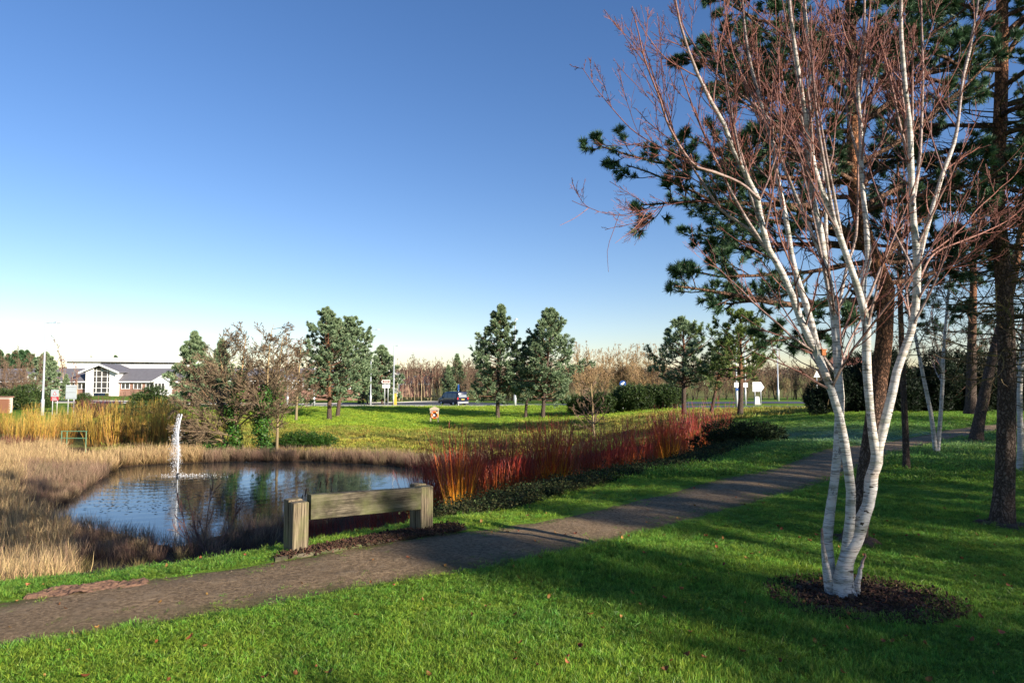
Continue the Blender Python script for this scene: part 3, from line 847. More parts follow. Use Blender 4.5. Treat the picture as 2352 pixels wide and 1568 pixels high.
# generic proto plants: each returns [(part name, mesh), ...] built round the origin
def proto_pine(name, H, cb, Rm, needle='needle_blue', lean=(0, 0), tr=0.17, limbs=44, dens=1.0, nl=0.27, nw=0.085, per=12, orange=0.35, topf=0.25, dead=0):
    k = 14
    z = np.linspace(0, H * 0.97, k)
    f = z / z[-1]
    T = np.stack([lean[0] * f + 0.05 * np.sin(f * 5 + rng.random() * 6), lean[1] * f + 0.05 * np.cos(f * 4), z], 1)[None]
    TR = (tr * (1 - f) ** 0.8 + 0.02 + 0.25 * tr * np.exp(-z / 0.35))[None]
    trunk = MB().tubes(T, TR, 9, np.clip((f - orange) * 4, 0, 1)[None], None)
    t0 = cb / (H * 0.97)
    n = int(limbs * 1.45)
    t = t0 + (0.99 - t0) * (np.arange(n) + rng.random(n) * 0.8) / n
    t = np.clip(t, 0, 0.99)
    p, r, d = sample(T, TR, np.zeros(n, int), t)
    az = np.arange(n) * 2.4 + rng.random(n) * 0.9
    g = (t - t0) / (1 - t0)
    prof = np.where(g < 0.3, 0.62 + 0.38 * g / 0.3, np.maximum(1 - ((g - 0.3) / 0.72) ** 1.35, 0)) * (1 - topf) + topf * (1 - g) + 0.06
    L = Rm * 1.18 * prof * (0.65 + 0.5 * rng.random(n))
    el = -0.05 + 0.95 * g ** 1.3 + 0.25 * (rng.random(n) - 0.5)
    dd = np.stack([np.cos(az) * np.cos(el), np.sin(az) * np.cos(el), np.sin(el)], 1)
    L1, R1 = grow(p, dd, L, np.minimum(r * 0.5, 0.02 + 0.018 * L), np.full(n, 0.010), 7, 0.10, 0.07)
    trunk.tubes(L1, R1, 5, np.full((n, 7), 0.45), None)
    L2, R2 = sprout(L1, R1, max(3, int(8 * dens)), 0.22, 0.98, 0.85, 0.46, 0.5, 0.006, 5, 0.15, 0.16)
    trunk.ribbons(L2, R2, np.full(L2.shape[:2], 0.3))
    L3, R3 = sprout(L2, R2, 5, 0.25, 1.0, 0.7, 0.5, 0.5, 0.005, 3, 0.12, 0.25)
    Lt, Rt = sprout(L1, R1, 5, 0.8, 1.0, 0.5, 0.22, 0.5, 0.005, 3, 0.12, 0.3)
    crown = MB()
    for S in (L3, L2[:, 2:], Lt):
        needles(crown, S, per, nl, nw, 0.8, 0.1)
    tp, tr_ = grow(np.repeat(T[:, -1], 8, 0), nrm(np.array([[math.cos(i), math.sin(i), 2.2] for i in range(8)])), np.full(8, 0.35), np.full(8, .01), np.full(8, .005), 3)
    needles(crown, tp, 14, nl, nw, 0.8, 0)
    if dead:
        Dp, Dr = sprout(T, TR, dead, 0.06, max(t0, 0.3), 1.35, 0.13, 0.2, 0.004, 5, 0.25, -0.02)
        D2, DR2 = sprout(Dp, Dr, 4, 0.3, 1, 0.8, 0.5, 0.6, 0.003, 4, 0.25, 0)
        trunk.tubes(Dp, Dr, 4, np.zeros(Dp.shape[:2]), None); trunk.tubes(D2, DR2, 3, np.zeros(D2.shape[:2]), None)
    return [("trunk", trunk.mesh(name + "_trunk", M['pinebark'], True)), ("crown", crown.mesh(name + "_crown", M[needle]))]
def proto_bare(name, H, spread, twig, stems=1, tr=0.09, n1=16, n2=7, n3=7, ang=0.6, bark=None, t0=0.2, up=0.12, trmin=0.006, l1=0.42, topfine=True):
    bm, tm = MB(), MB()
    base = np.zeros((stems, 3)); base[:, :2] = rng.normal(size=(stems, 2)) * 0.12 * (stems > 1)
    d = nrm(np.column_stack([rng.normal(size=(stems, 2)) * (0.08 if stems == 1 else spread / H * 0.55), np.ones(stems)]))
    S, SR = grow(base, d, np.full(stems, H) * (0.85 + 0.3 * rng.random(stems) if stems > 1 else 1.0), np.full(stems, tr), np.full(stems, 0.008), 9, 0.05, 0.06)
    bm.tubes(S, SR, 6)
    A, AR = sprout(S, SR, n1, t0, 0.97, ang, l1 * spread / H * 2.2, 0.5, 0.008, 6, 0.12, up)
    B, BR = sprout(A, AR, n2, 0.25, 1.0, 0.6, 0.48, 0.6, trmin, 5, 0.16, up * 0.8)
    tm.tubes(A, AR, 4); tm.tubes(B, BR, 3, np.broadcast_to(np.linspace(0.4, 0.8, 5), B.shape[:2]))
    if n3:
        C, CR = sprout(B, BR, n3, 0.2, 1.0, 0.6, 0.55, 0.7, trmin * 0.8, 4, 0.18, up * 0.6)
        tm.ribbons(C, CR, np.broadcast_to(np.linspace(0.7, 1, 4), C.shape[:2]))
    return [("trunk", bm.mesh(name + "_trunk", M[bark or twig], True)), ("crown", tm.mesh(name + "_crown", M[twig]))]
def proto_stems(name, mat, H, rad, n, spread=0.35, r=0.007, side=0, k=6):
    az = rng.random(n) * 6.283; q = rng.random(n) ** 0.6
    p = np.column_stack([np.cos(az) * q * rad * 0.45, np.sin(az) * q * rad * 0.45, np.full(n, -0.05)])
    az = az + .5 * rng.normal(size=n)
    d = nrm(np.column_stack([np.cos(az) * q * spread, np.sin(az) * q * spread, np.ones(n)]))
    S, SR = grow(p, d, H * (0.62 + 0.45 * rng.random(n)), np.full(n, r), np.full(n, r * 0.35), k, 0.045, 0.03)
    m = MB().tubes(S, SR, 3)
    if side:
        A, AR = sprout(S, SR, side, 0.35, 0.95, 0.35, 0.33, 0.7, r * 0.35, 4, 0.06, 0.1)
        m.ribbons(A, AR, np.broadcast_to(np.linspace(0.6, 1, 4), A.shape[:2]))
    return m.mesh(name, M[mat])
def proto_bush(name, mat, w, h, n=2600, size=0.10, lumps=9, upright=0.8, stemmat='twig_brown', cone=False):
    c = rng.normal(size=(lumps, 3)); c = nrm(c) * (rng.random(lumps) ** 0.4)[:, None]
    c[:, 2] = np.abs(c[:, 2])
    c = c * np.array([w * 0.36, w * 0.36, h * 0.62]) + np.array([0, 0, h * 0.12])
    if cone: c[:, :2] *= (1 - 0.85 * c[:, 2:3] / h)
    i = rng.integers(0, lumps, n)
    v = nrm(rng.normal(size=(n, 3))); v[:, 2] = v[:, 2] * 0.8 + 0.15
    rr = (0.55 + 0.45 * rng.random(n) ** 0.5)
    rad = np.array([w * 0.26, w * 0.26, h * 0.30])
    p = c[i] + v * rr[:, None] * rad
    p[:, 2] = np.abs(p[:, 2])
    dd = nrm(v + np.array([0, 0, upright]) + 0.4 * rng.normal(size=(n, 3)))
    S, _ = grow(p - dd * size, dd, np.full(n, size * 2.2), np.full(n, .01), np.full(n, .01), 3, 0.1)
    m = MB()
    b = np.clip(0.3 + 0.25 * rng.normal(size=n) + 0.35 * (rr - 0.7) + 0.3 * rng.random(lumps)[i], 0, 1)
    needles(m, S, 6, size * 1.25, size * 0.42, 0.8, 0.0, b)
    st = MB()
    q, qr = grow(np.zeros((7, 3)), nrm(np.column_stack([rng.normal(size=(7, 2)) * 0.6, np.ones(7)])), np.full(7, h * 0.75), np.full(7, 0.04), np.full(7, 0.01), 5, 0.1)
    st.tubes(q, qr, 4)
    return [("stems", st.mesh(name + "_stems", M[stemmat])), ("foliage", m.mesh(name + "_foliage", M[mat]))]
def tuft(name, mat, n, rad, h, w, lean=0.6, k=2, flop=0.0):
    """a clump of blades used for grass, reeds and rushes"""
    az = rng.random(n) * 6.283; q = np.sqrt(rng.random(n))
    p = np.column_stack([np.cos(az) * q * rad, np.sin(az) * q * rad, np.full(n, -0.01)])
    d = nrm(np.column_stack([rng.normal(size=(n, 2)) * lean, np.ones(n)]))
    L = h * (0.5 + 0.6 * rng.random(n))
    kk = k + 2
    S, _ = grow(p, d, L, np.full(n, w), np.full(n, 0.0), kk, 0.12, -flop)
    side = nrm(np.cross(d, rng.normal(size=(n, 3))))
    m = MB()
    f = np.linspace(0, 1, kk)
    ws = w * np.array([0.8] + [1.0] * k + [0.12])[:kk]
    Lf = S - side[:, None] * ws[None, :, None] / 2; Rf = S + side[:, None] * ws[None, :, None] / 2
    V = np.stack([Lf, Rf], 2).reshape(n, kk * 2, 3)
    idx = (np.arange(n)[:, None] * kk * 2)
    qs = []
    for j in range(kk - 1):
        qs.append(np.concatenate([idx + 2 * j, idx + 2 * j + 1, idx + 2 * j + 3, idx + 2 * j + 2], 1))
    a = np.broadcast_to(np.repeat(f, 2)[None], (n, kk * 2))
    m.add(V, np.concatenate(qs), None, a.ravel(), np.repeat(rng.random(n), kk * 2))
    o = bpy.data.objects.new(name, m.mesh(name, M[mat]))
    return o
def scatter(name, pts, protos, label, cat, smin=0.7, smax=1.3, tilt=0.15, sxy=None, szf=None, tone=None, frost=None):
    N = len(pts)
    me = bpy.data.meshes.new(name)
    me.vertices.add(N); me.vertices.foreach_set("co", np.asarray(pts, np.float32).ravel())
    s_ = smin + (smax - smin) * rng.random(N)
    sv = np.stack([s_ * (1 if sxy is None else sxy)] * 2 + [s_ * (1 if szf is None else szf)], 1) if True else None
    rot = np.column_stack([rng.normal(size=(N, 2)) * tilt, rng.random(N) * 6.283])
    for nm, tp, arr in (("rot", 'FLOAT_VECTOR', rot), ("scl", 'FLOAT_VECTOR', sv)):
        a = me.attributes.new(nm, tp, 'POINT'); a.data.foreach_set("vector", arr.astype(np.float32).ravel())
    for nm, arr in (("tone", tone), ("frost", frost)):
        if arr is not None:
            a = me.attributes.new(nm, 'FLOAT', 'POINT'); a.data.foreach_set("value", np.asarray(arr, np.float32))
    a = me.attributes.new("pick", 'INT', 'POINT'); a.data.foreach_set("value", rng.integers(0, len(protos), N).astype(np.int32))
    o = bpy.data.objects.new(name, me); COL.objects.link(o)
    ng = bpy.data.node_groups.new(name + "_scatter", 'GeometryNodeTree')
    ng.interface.new_socket("Geometry", in_out='INPUT', socket_type='NodeSocketGeometry')
    ng.interface.new_socket("Geometry", in_out='OUTPUT', socket_type='NodeSocketGeometry')
    n, l = ng.nodes, ng.links
    gi, go = n.new("NodeGroupInput"), n.new("NodeGroupOutput")
    iop = n.new("GeometryNodeInstanceOnPoints")
    jn = n.new("GeometryNodeJoinGeometry")
    for pr in protos:
        oi = n.new("GeometryNodeObjectInfo"); oi.inputs["Object"].default_value = pr; oi.inputs["As Instance"].default_value = True
        l.new(oi.outputs["Geometry"], jn.inputs[0])
    def na(nm, tp):
        q = n.new("GeometryNodeInputNamedAttribute"); q.data_type = tp; q.inputs["Name"].default_value = nm
        return [x for x in q.outputs if x.enabled and x.name == "Attribute"][0]
    l.new(gi.outputs[0], iop.inputs["Points"]); l.new(jn.outputs[0], iop.inputs["Instance"])
    iop.inputs["Pick Instance"].default_value = True
    l.new(na("pick", 'INT'), iop.inputs["Instance Index"])
    l.new(na("rot", 'FLOAT_VECTOR'), iop.inputs["Rotation"])
    l.new(na("scl", 'FLOAT_VECTOR'), iop.inputs["Scale"])
    l.new(iop.outputs[0], go.inputs[0])
    mod = o.modifiers.new("scatter", 'NODES'); mod.node_group = ng
    tag(o, label, cat, None, "stuff")
    return o

# ------------------------------------------------------------------ big white birch
def z7(x, y): return (1776 + 0.4883 * x, 704 + 0.4883 * y)
def z8(x, y): return (1286 + 0.5077 * x, 0.5077 * y)
def z9(x, y): return (1960 + 0.4689 * x, 0.4689 * y)
def px_line(pts, D0, D1):
    pts = np.array(pts, float)
    s_ = np.concatenate([[0], np.cumsum(np.linalg.norm(np.diff(pts, axis=0), axis=1))]); s_ /= s_[-1]
    return np.array([P(a, b, D0 + (D1 - D0) * f) for (a, b), f in zip(pts, s_)])
def near_birch():
    D0 = Zp(1935, 1366, 0)[1]
    base = np.array([X(1938, D0, 1366), D0, tz(X(1938, D0, 1366), D0)])
    c7 = lambda *p: [z7(*q) for q in p]
    c8 = lambda *p: [z8(*q) for q in p]
    c9 = lambda *p: [z9(*q) for q in p]
    ST_ = [
        # points, radius start, radius end, depth offset start, end
        (c7((300, 1385), (272, 1290), (252, 1150), (258, 1040), (280, 880), (300, 720), (305, 600), (318, 450), (305, 300), (300, 150)) + c8((1240, 1390), (1200, 1200), (1180, 1050), (1150, 930), (1120, 750), (1120, 600), (1130, 400), (1110, 100), (1105, -300)), .078, .010, .05, .55),
        (c7((335, 1340), (338, 1180), (352, 1080), (365, 900), (345, 720), (320, 560), (298, 470), (250, 330), (215, 250), (170, 150)) + c8((1071, 1406), (1040, 1300), (985, 1190), (930, 1090), (905, 950), (880, 860), (790, 700), (740, 560), (690, 470), (610, 300), (540, 100), (500, -150)), .070, .008, .02, -.65),
        (c7((250, 330), (215, 235), (190, 130)) + c8((1124, 1406), (1110, 1370), (1060, 1200), (1030, 1020), (990, 820), (960, 650), (910, 480), (860, 280), (830, 80), (815, -200)), .050, .008, -.25, .10),
        (c7((338, 1385), (330, 1290), (345, 1190), (392, 1080), (440, 930), (475, 780), (487, 670)), .100, .072, -.02, -.05),
        (c7((485, 690), (462, 560), (447, 400), (440, 250), (440, 100)) + c8((1370, 1380), (1330, 1250), (1300, 1170), (1240, 1000), (1170, 820), (1140, 680), (1110, 500), (1080, 330), (1060, 200), (1040, 30), (1020, -300)), .062, .011, -.05, -.35),
        (c8((1372, 1400), (1375, 1250), (1395, 1180), (1385, 1000), (1370, 850), (1360, 600), (1350, 400), (1372, 200), (1375, 0), (1380, -300)), .046, .009, -.12, .35),
        (c7((487, 690), (520, 560), (560, 400), (590, 270), (630, 170)) + c8((1605, 1420), (1615, 1180), (1600, 1000), (1590, 800), (1580, 600), (1560, 400), (1550, 200), (1545, 0), (1540, -300)), .066, .012, -.05, -.25),
        (c8((1618, 1210), (1632, 1150), (1670, 1000), (1730, 800), (1790, 620), (1820, 400), (1840, 280), (1870, 130), (1895, 0), (1930, -300)), .036, .010, -.17, .3),
        (c8((1598, 930), (1618, 800), (1632, 680), (1640, 500), (1640, 250), (1630, 0), (1620, -250)), .025, .008, -.2, .5),
        (c8((1255, 1420), (1300, 1200), (1340, 1070), (1350, 850), (1355, 700), (1385, 450), (1415, 200), (1440, 0)), .026, .006, .3, .8),
        (c8((905, 905), (820, 830), (700, 780), (600, 740), (500, 580), (440, 420), (380, 250), (330, 60)), .022, .005, -.5, -.9),
        (c8((985, 1190), (870, 1050), (730, 950), (650, 830), (590, 730), (540, 650), (480, 500), (420, 330), (370, 180)), .022, .005, -.35, -.1),
        (c8((960, 650), (940, 530), (760, 380), (640, 250), (560, 120), (500, -60)), .018, .005, .0, .4),
        (c8((1130, 740), (1060, 650), (960, 560), (830, 460), (720, 350), (600, 240), (480, 180)), .018, .005, .5, .2),
        (c8((690, 770), (500, 690), (330, 590), (180, 420), (100, 300)), .010, .003, -.3, -.6),
        (c8((1000, 1060), (820, 980), (640, 910), (430, 940), (260, 975), (130, 940), (60, 910)), .009, .003, .1, -.5),
        (c9((300, 1500), (385, 1360), (500, 1290), (600, 1220), (830, 1060)), .018, .005, -.1, -.6),
        (c9((330, 1345), (400, 1240), (560, 1170), (720, 1100), (860, 1000)), .016, .005, -.1, .5),
        (c9((385, 1235), (520, 1130), (610, 1020), (745, 905), (800, 840)), .012, .004, -.1, .1),
        (c7((268, 1290), (240, 1160), (226, 1040)), .040, .012, -.03, -.03),
        (c7((390, 1330), (412, 1230), (435, 1160)), .032, .008, .03, .05),
    ]
    b = MB(); twp = []; twr = []; low = []
    K = 26
    for pts, r0, r1, d0, d1 in ST_:
        L = px_line(pts, D0 + d0, D0 + d1)
        k = K
        L = resample(L, k)
        wob = np.stack([np.interp(np.linspace(0, 1, k), np.linspace(0, 1, 12), rng.normal(size=12)) for _ in range(3)], 1)
        L = L + wob * .006 * np.array([1, 1, .2]) * np.linspace(.25, 1, k)[:, None]
        f = np.linspace(0, 1, k)
        r0 *= .56; r1 *= .62
        r = r0 * (1 - f) ** 0.85 + r1 * (1 - (1 - f) ** 0.85)
        if pts[0][1] > 1340:             # root flare
            sl = np.concatenate([[0], np.cumsum(np.linalg.norm(np.diff(L, axis=0), axis=1))])
            r = r * (1 + .95 * np.exp(-sl / .13)); L[0, 2] -= .06
        r = r * (1 + 0.07 * np.interp(f, np.linspace(0, 1, 14), rng.normal(size=14)))
        b.tubes(L[None] - base, r[None], 12 if r0 > .03 else 7, r[None], None, cap=len(pts) < 4)
        if len(pts) > 3 and r1 < .0085 and r0 >= .0045:
            twp.append(L - base); twr.append(r)
        elif r0 > .035: low.append((L - base, r))
    TP, TRr = np.array(twp), np.array(twr)
    main = [i for i in range(len(twr)) if twr[i][0] > .022]
    S2, SR2 = sprout(TP[main], TRr[main], 3, 0.35, 0.66, 0.20, 0.52, 0.62, 0.004, 26, 0.02, 0.02, lo=.75)
    b.tubes(S2, SR2, 7, SR2)
    TP, TRr = np.concatenate([TP, S2]), np.concatenate([TRr, SR2])
    A, AR = sprout(TP, TRr, 7, 0.22, 0.96, 0.55, 0.50, 0.42, 0.0024, 11, 0.06, 0.06, lo=.4)
    A2, AR2 = sprout(TP, TRr, 8, 0.25, 0.99, 0.7, 0.20, 0.35, 0.0018, 7, 0.09, 0.03, lo=.3)
    B, BR = sprout(A, AR, 11, 0.10, 0.98, 0.5, 0.46, 0.6, 0.0013, 7, 0.08, 0.06, lo=.25)
    B2, BR2 = sprout(A2, AR2, 6, 0.15, 0.98, 0.6, 0.5, 0.65, 0.0012, 5, 0.11, 0.02, lo=.3)
    C, CR = sprout(B, BR, 4, 0.12, 0.98, 0.5, 0.55, 0.8, 0.0009, 4, 0.10, 0.02, lo=.3)
    C2, CR2 = sprout(B2, BR2, 3, 0.15, 0.98, 0.6, 0.5, 0.8, 0.0009, 4, 0.12, 0.0, lo=.3)
    tw = MB()
    tw.tubes(A, AR, 5, AR); tw.tubes(A2, AR2, 4, AR2); tw.tubes(B, BR, 3, BR); tw.ribbons(B2, BR2, BR2); tw.ribbons(C, CR, CR); tw.ribbons(C2, CR2, CR2)
    # hanging thin twigs on the left
    for q in ([(270, 965), (240, 1050), (215, 1130), (220, 1230)], [(390, 955), (350, 1020), (250, 1100)],  [(130, 940), (70, 985), (0, 1020)]):
        L = resample(px_line(c8(*q), D0 - .4, D0 - .5), 7) - base
        tw.tubes(L[None], np.linspace(.003, .0015, 7)[None], 3, np.full((1, 7), .002), None)
    t = thing("birch_tree", base, "large multi-stemmed birch with white peeling bark and bare reddish twigs beside path", "tree")
    part(b.mesh("birch_trunk", M['birch'], True), "trunk", t)
    part(tw.mesh("birch_crown", M['birch']), "crown", t)
    kn = MB()                            # black branch scars
    for L, r in list(zip(twp, twr)) + [(x_, y_) for x_, y_ in low]:
        for j in range(15 if r[0] > .024 else 4):
            i = rng.integers(1, 22)
            az = -math.pi / 2 + rng.normal() * 1.1
            o_ = np.array([math.cos(az), math.sin(az), 0])
            c0 = L[i] + o_ * r[i] * .86
            w_ = r[i] * (.22 + .3 * rng.random())
            tg = np.array([-o_[1], o_[0], 0])
            wd, ht = w_ * (.7 + .9 * rng.random()), w_ * (.25 + .45 * rng.random())
            an = np.arange(9) * 2 * math.pi / 9
            rg = 1 + .35 * rng.normal(size=9)
            def ringv(q, off): return c0 + o_ * off + (np.cos(an) * rg * wd * q)[:, None] * tg + (np.sin(an) * rg * ht * q)[:, None] * np.array([0, 0, 1.0]) - ((np.cos(an) * rg * wd * q) ** 2 / (2 * r[i]))[:, None] * o_
            V_ = np.vstack([ringv(1, r[i] * .10), ringv(.55, r[i] * .17), [c0 + o_ * r[i] * .15]])
            kn.add(V_, [[a_, (a_ + 1) % 9, 9 + (a_ + 1) % 9, 9 + a_] for a_ in range(9)], [[9 + a_, 9 + (a_ + 1) % 9, 18] for a_ in range(9)], 0, rng.random())
    part(kn.mesh("birch_scars", M['scar'], True), "bark_scars", t)["kind"] = "stuff"
    return base
BIRCH = near_birch()

# ------------------------------------------------------------------ near pines
def pine_limbs(trunk, crown, L1, R1, foliage=True, dens=9, per=34, nl=0.075, nw=0.006, deadn=5, tint=0.35):
    trunk.tubes(L1, R1, 7, np.full(L1.shape[:2], tint), None)
    L2, R2 = sprout(L1, R1, dens, 0.30, 0.99, 0.8, 0.33, 0.5, 0.005, 6, 0.13, 0.10)
    trunk.tubes(L2, R2, 4, np.full(L2.shape[:2], 0.1), None)
    L3, R3 = sprout(L2, R2, 6, 0.25, 1.0, 0.75, 0.42, 0.6, 0.003, 4, 0.15, 0.12)
    trunk.ribbons(L3, R3, np.full(L3.shape[:2], 0.1))
    if foliage:
        needles(crown, L3[:, 1:], per, nl, nw, 0.85, 0.0)
        T, _ = sprout(L3, R3, 2, 0.6, 1.0, 0.6, 0.5, 0.7, 0.003, 3, 0.1, 0.2)
        needles(crown, T, per, nl, nw, 0.85, 0.0)
        needles(crown, L2[:, 3:], per, nl, nw, 0.85, 0.0)
        needles(crown, L1[:, -3:], per * 3, nl, nw, 0.9, 0.0)
    D1, DR = sprout(L1, R1, deadn, 0.05, 0.6, 0.9, 0.22, 0.35, 0.003, 6, 0.22, 0.0)
    D2, DR2 = sprout(D1, DR, 4, 0.2, 1.0, 0.8, 0.5, 0.6, 0.002, 5, 0.25, 0.0)
    trunk.tubes(D1, DR, 4, np.zeros(D1.shape[:2]), None); trunk.ribbons(D2, DR2, np.zeros(D2.shape[:2]))
def near_pine_a():
    D = Zp(1962, 1240, 0)[1]
    base = GD(1962, D, 1240)
    tp = [(1958, 1262), (1965, 1225), (1974, 1170), (1990, 1090), (2003, 1000), (2018, 880), (2030, 792), (2034, 711), (2036, 655), (2014, 609), (1997, 574), (1966, 457), (1959, 355), (1961, 228), (1956, 127), (1950, -60), (1945, -400)]
    T = resample(px_line(tp, D, D + 0.5), 34) - base
    f = np.linspace(0, 1, 34)
    TR = 0.088 * (1 - f) ** 0.55 + 0.012 + 0.05 * np.exp(-f * 40)
    tr, cr = MB(), MB()
    tr.tubes(T[None], TR[None], 12, np.clip((f - 0.12) * 5, 0, 1)[None], None)
    limbs = [([(2025, 703), (1960, 692), (1842, 702), (1738, 692), (1647, 677), (1543, 669)], .055, -.5), ([(1994, 574), (1930, 520), (1870, 477), (1743, 467), (1620, 470), (1490, 480)], .040, -.9),
             ([(1962, 420), (1800, 410), (1640, 400), (1480, 372), (1385, 345)], .035, .1), ([(1990, 570), (1850, 560), (1720, 555), (1590, 540)], .035, .5),
             ([(2005, 600), (1850, 622), (1700, 625), (1555, 605)], .03, -.1), ([(1990, 560), (1850, 520), (1700, 500), (1560, 440), (1440, 400)], .035, 1.1),
             ([(1958, 250), (1800, 225), (1690, 190), (1640, 90)], .03, .2), ([(1955, 130), (1850, 60), (1720, 30), (1600, -60)], .03, .4), ([(1960, 300), (1850, 300), (1740, 250), (1660, 230)], .03, 1.0),
             ([(1970, 480), (2120, 400), (2260, 360)], .035, .8), ([(1960, 300), (2100, 200), (2250, 100)], .035, .6), ([(2015, 612), (2080, 530), (2150, 470), (2220, 420)], .045, .2), ([(1952, 60), (2060, -60), (2200, -160)], .03, .5),
             ([(2035, 690), (1960, 740), (1850, 770), (1760, 790)], .02, -.4), ([(1960, 380), (1860, 350), (1790, 330), (1730, 360)], .03, -1.6), ([(1958, 240), (1900, 180), (1830, 120), (1780, 40)], .03, -1.5),
             ([(2034, 650), (2100, 640), (2200, 600), (2300, 590)], .03, 1.0), ([(1958, 200), (2020, 130), (2100, 60)], .03, -1.3), ([(1962, 440), (2030, 380), (2090, 300)], .03, 2.0),
             ([(1950, -100), (1860, -200), (1760, -300)], .03, .3), ([(1950, -200), (2050, -300), (2150, -420)], .03, -.3), ([(1948, -250), (1900, -350), (1850, -500)], .03, .9)]
    LL, RR = [], []
    for pts, r, dd in limbs:
        L = resample(px_line(pts, D + 0.25, D + 0.25 + dd), 10) - base
        L += np.cumsum(rng.normal(size=L.shape) * 0.02, 0) * np.linspace(0, 1, 10)[:, None]
        LL.append(L); RR.append(np.linspace(r, .008, 10))
    n = 22
    ts = .36 + .6 * (np.arange(n) + rng.random(n)) / n
    p, rr, _ = sample(T[None], TR[None], np.zeros(n, int), ts)
    az = np.arange(n) * 2.4 + rng.random(n); el = .1 + .5 * (ts - .36) + .15 * rng.normal(size=n)
    E, ER = grow(p, np.stack([np.cos(az) * np.cos(el), np.sin(az) * np.cos(el), np.sin(el)], 1), 2.6 * (1.2 - ts) * (.7 + .5 * rng.random(n)) + .5, np.full(n, .03), np.full(n, .007), 10, .09, .04)
    LL += list(E); RR += list(ER)
    pine_limbs(tr, cr, np.array(LL), np.array(RR), dens=12, per=30, deadn=12, nw=.0095, nl=.085)
    t = thing("pine_tree", base, "tall Scots pine with orange upper trunk rising directly behind the white birch", "tree")
    part(tr.mesh("pine_trunk", M['pinebark'], True), "trunk", t)
    part(cr.mesh("pine_crown", M['needle']), "crown", t)
near_pine_a()
def near_pine(px, py, D, tp, r, label, Rm, zc, H, n=34, seed=1, per=26, dens=8, tint=.3, dead=60, tname="pine_tree", nw=0.005, deadtop=5.0, nl=0.085):
    base = GD(px, D, py)
    T = px_line(tp, D, D + 0.2)
    d = T[-1] - T[-2]; d /= np.linalg.norm(d)
    while T[-1][2] < H: T = np.vstack([T, T[-1] + (d + np.array([0, 0, .6])) * 0.7])
    T = resample(T, 34) - base; T[0, 2] -= 0.1
    f = np.linspace(0, 1, 34)
    TR = r * (1 - f) ** 0.6 + 0.015 + 0.5 * r * np.exp(-f * 45)
    tr, cr = MB(), MB()
    tr.tubes(T[None], TR[None], 12, np.clip((f - 0.25) * 4, 0, 1)[None] * tint * 3, None)
    ts = np.clip(np.interp(zc + (H - zc) * (np.arange(n) / n) ** 0.9, T[:, 2] + base[2], f), 0, .99)
    p, rr, dd = sample(T[None], TR[None], np.zeros(n, int), ts)
    az = np.arange(n) * 2.4 + rng.random(n)
    g = np.arange(n) / n
    el = 0.05 + 0.7 * g + 0.2 * rng.normal(size=n)
    L = Rm * (1 - 0.75 * g) * (0.6 + 0.5 * rng.random(n))
    L1, R1 = grow(p, np.stack([np.cos(az) * np.cos(el), np.sin(az) * np.cos(el), np.sin(el)], 1), L, np.minimum(rr * .45, .035), np.full(n, .007), 10, 0.09, 0.03)
    pine_limbs(tr, cr, L1, R1, dens=dens, per=per, nw=nw, deadn=6, nl=nl)
    if dead:                             # dead mossy snags lower on the trunk
        dm = MB()
        m_ = dead
        td = np.interp(1.7 + (deadtop - 1.7) * rng.random(m_), T[:, 2] + base[2], f)
        p, rr, _ = sample(T[None], TR[None], np.zeros(m_, int), td)
        az = rng.random(m_) * 6.283; el = rng.normal(size=m_) * 0.2 + 0.05
        A, AR = grow(p, np.stack([np.cos(az), np.sin(az), el], 1), 0.5 + 1.2 * rng.random(m_), np.full(m_, .010), np.full(m_, .003), 8, 0.16, 0.0)
        B, BR = sprout(A, AR, 6, 0.15, 1.0, 0.8, 0.42, 0.7, 0.0028, 6, 0.24, 0.0)
        C, CR = sprout(B, BR, 3, 0.2, 1.0, 0.8, 0.5, 0.8, 0.002, 5, 0.26, 0.0)
        dm.tubes(A, AR, 4); dm.ribbons(B, BR); dm.ribbons(C, CR)
    t = thing(tname, base, label, "tree")
    part(tr.mesh("pine_trunk", M['pinebark'], True), "trunk", t)
    part(cr.mesh("pine_crown", M['needle']), "crown", t)
    if dead: part(dm.mesh("pine_dead_branches", M['mossbark']), "dead_branches", t)
near_pine(2306, 1202, Zp(2306, 1202, 0)[1], [(2300, 1205), (2308, 1100), (2312, 950), (2312, 800), (2302, 600), (2290, 450), (2300, 200), (2302, -100)], .092,
          "thick pine trunk nearest the right edge, grey bark lit along one side", 3.0, 3.4, 9.5, dead=150, deadtop=5.2, per=20, n=52, nw=.012, nl=.095)
D3 = Zp(2240, 1014, 0)[1]
near_pine(2240, 1014, D3, [(2240, 1016), (2250, 960), (2262, 900), (2285, 800), (2325, 650), (2350, 500)], .135,
          "pine with a leaning dark trunk beyond the path at right", 3.4, 4.5, 10, n=26, dead=40, deadtop=6, per=16, nw=.012, nl=.11)
D4 = Zp(2081, 1080, 0)[1]
near_pine(2081, 1080, D4, [(2082, 1082), (2080, 1000), (2074, 865), (2068, 700), (2066, 560)], .046,
          "slender young pine with thin straight trunk standing between the birches", 1.5, 3.0, 6.5, n=18, dead=26, deadtop=4, per=16, nw=.008, nl=.10)
near_pine(2500, 1100, 11.8, [(2500, 1110), (2505, 900), (2510, 600)], .16, "pine just beyond the right edge of the lawn", 3.4, 2.6, 10, n=44, dead=120, deadtop=5, per=16, nw=.016, nl=.10)
near_pine(2230, 940, 30.0, [(2230, 945), (2232, 800), (2236, 650)], .2, "far pine above the dark hedge at right", 3.6, 2.8, 10, n=26, dead=30, deadtop=5, per=12, nw=.018, nl=.15)

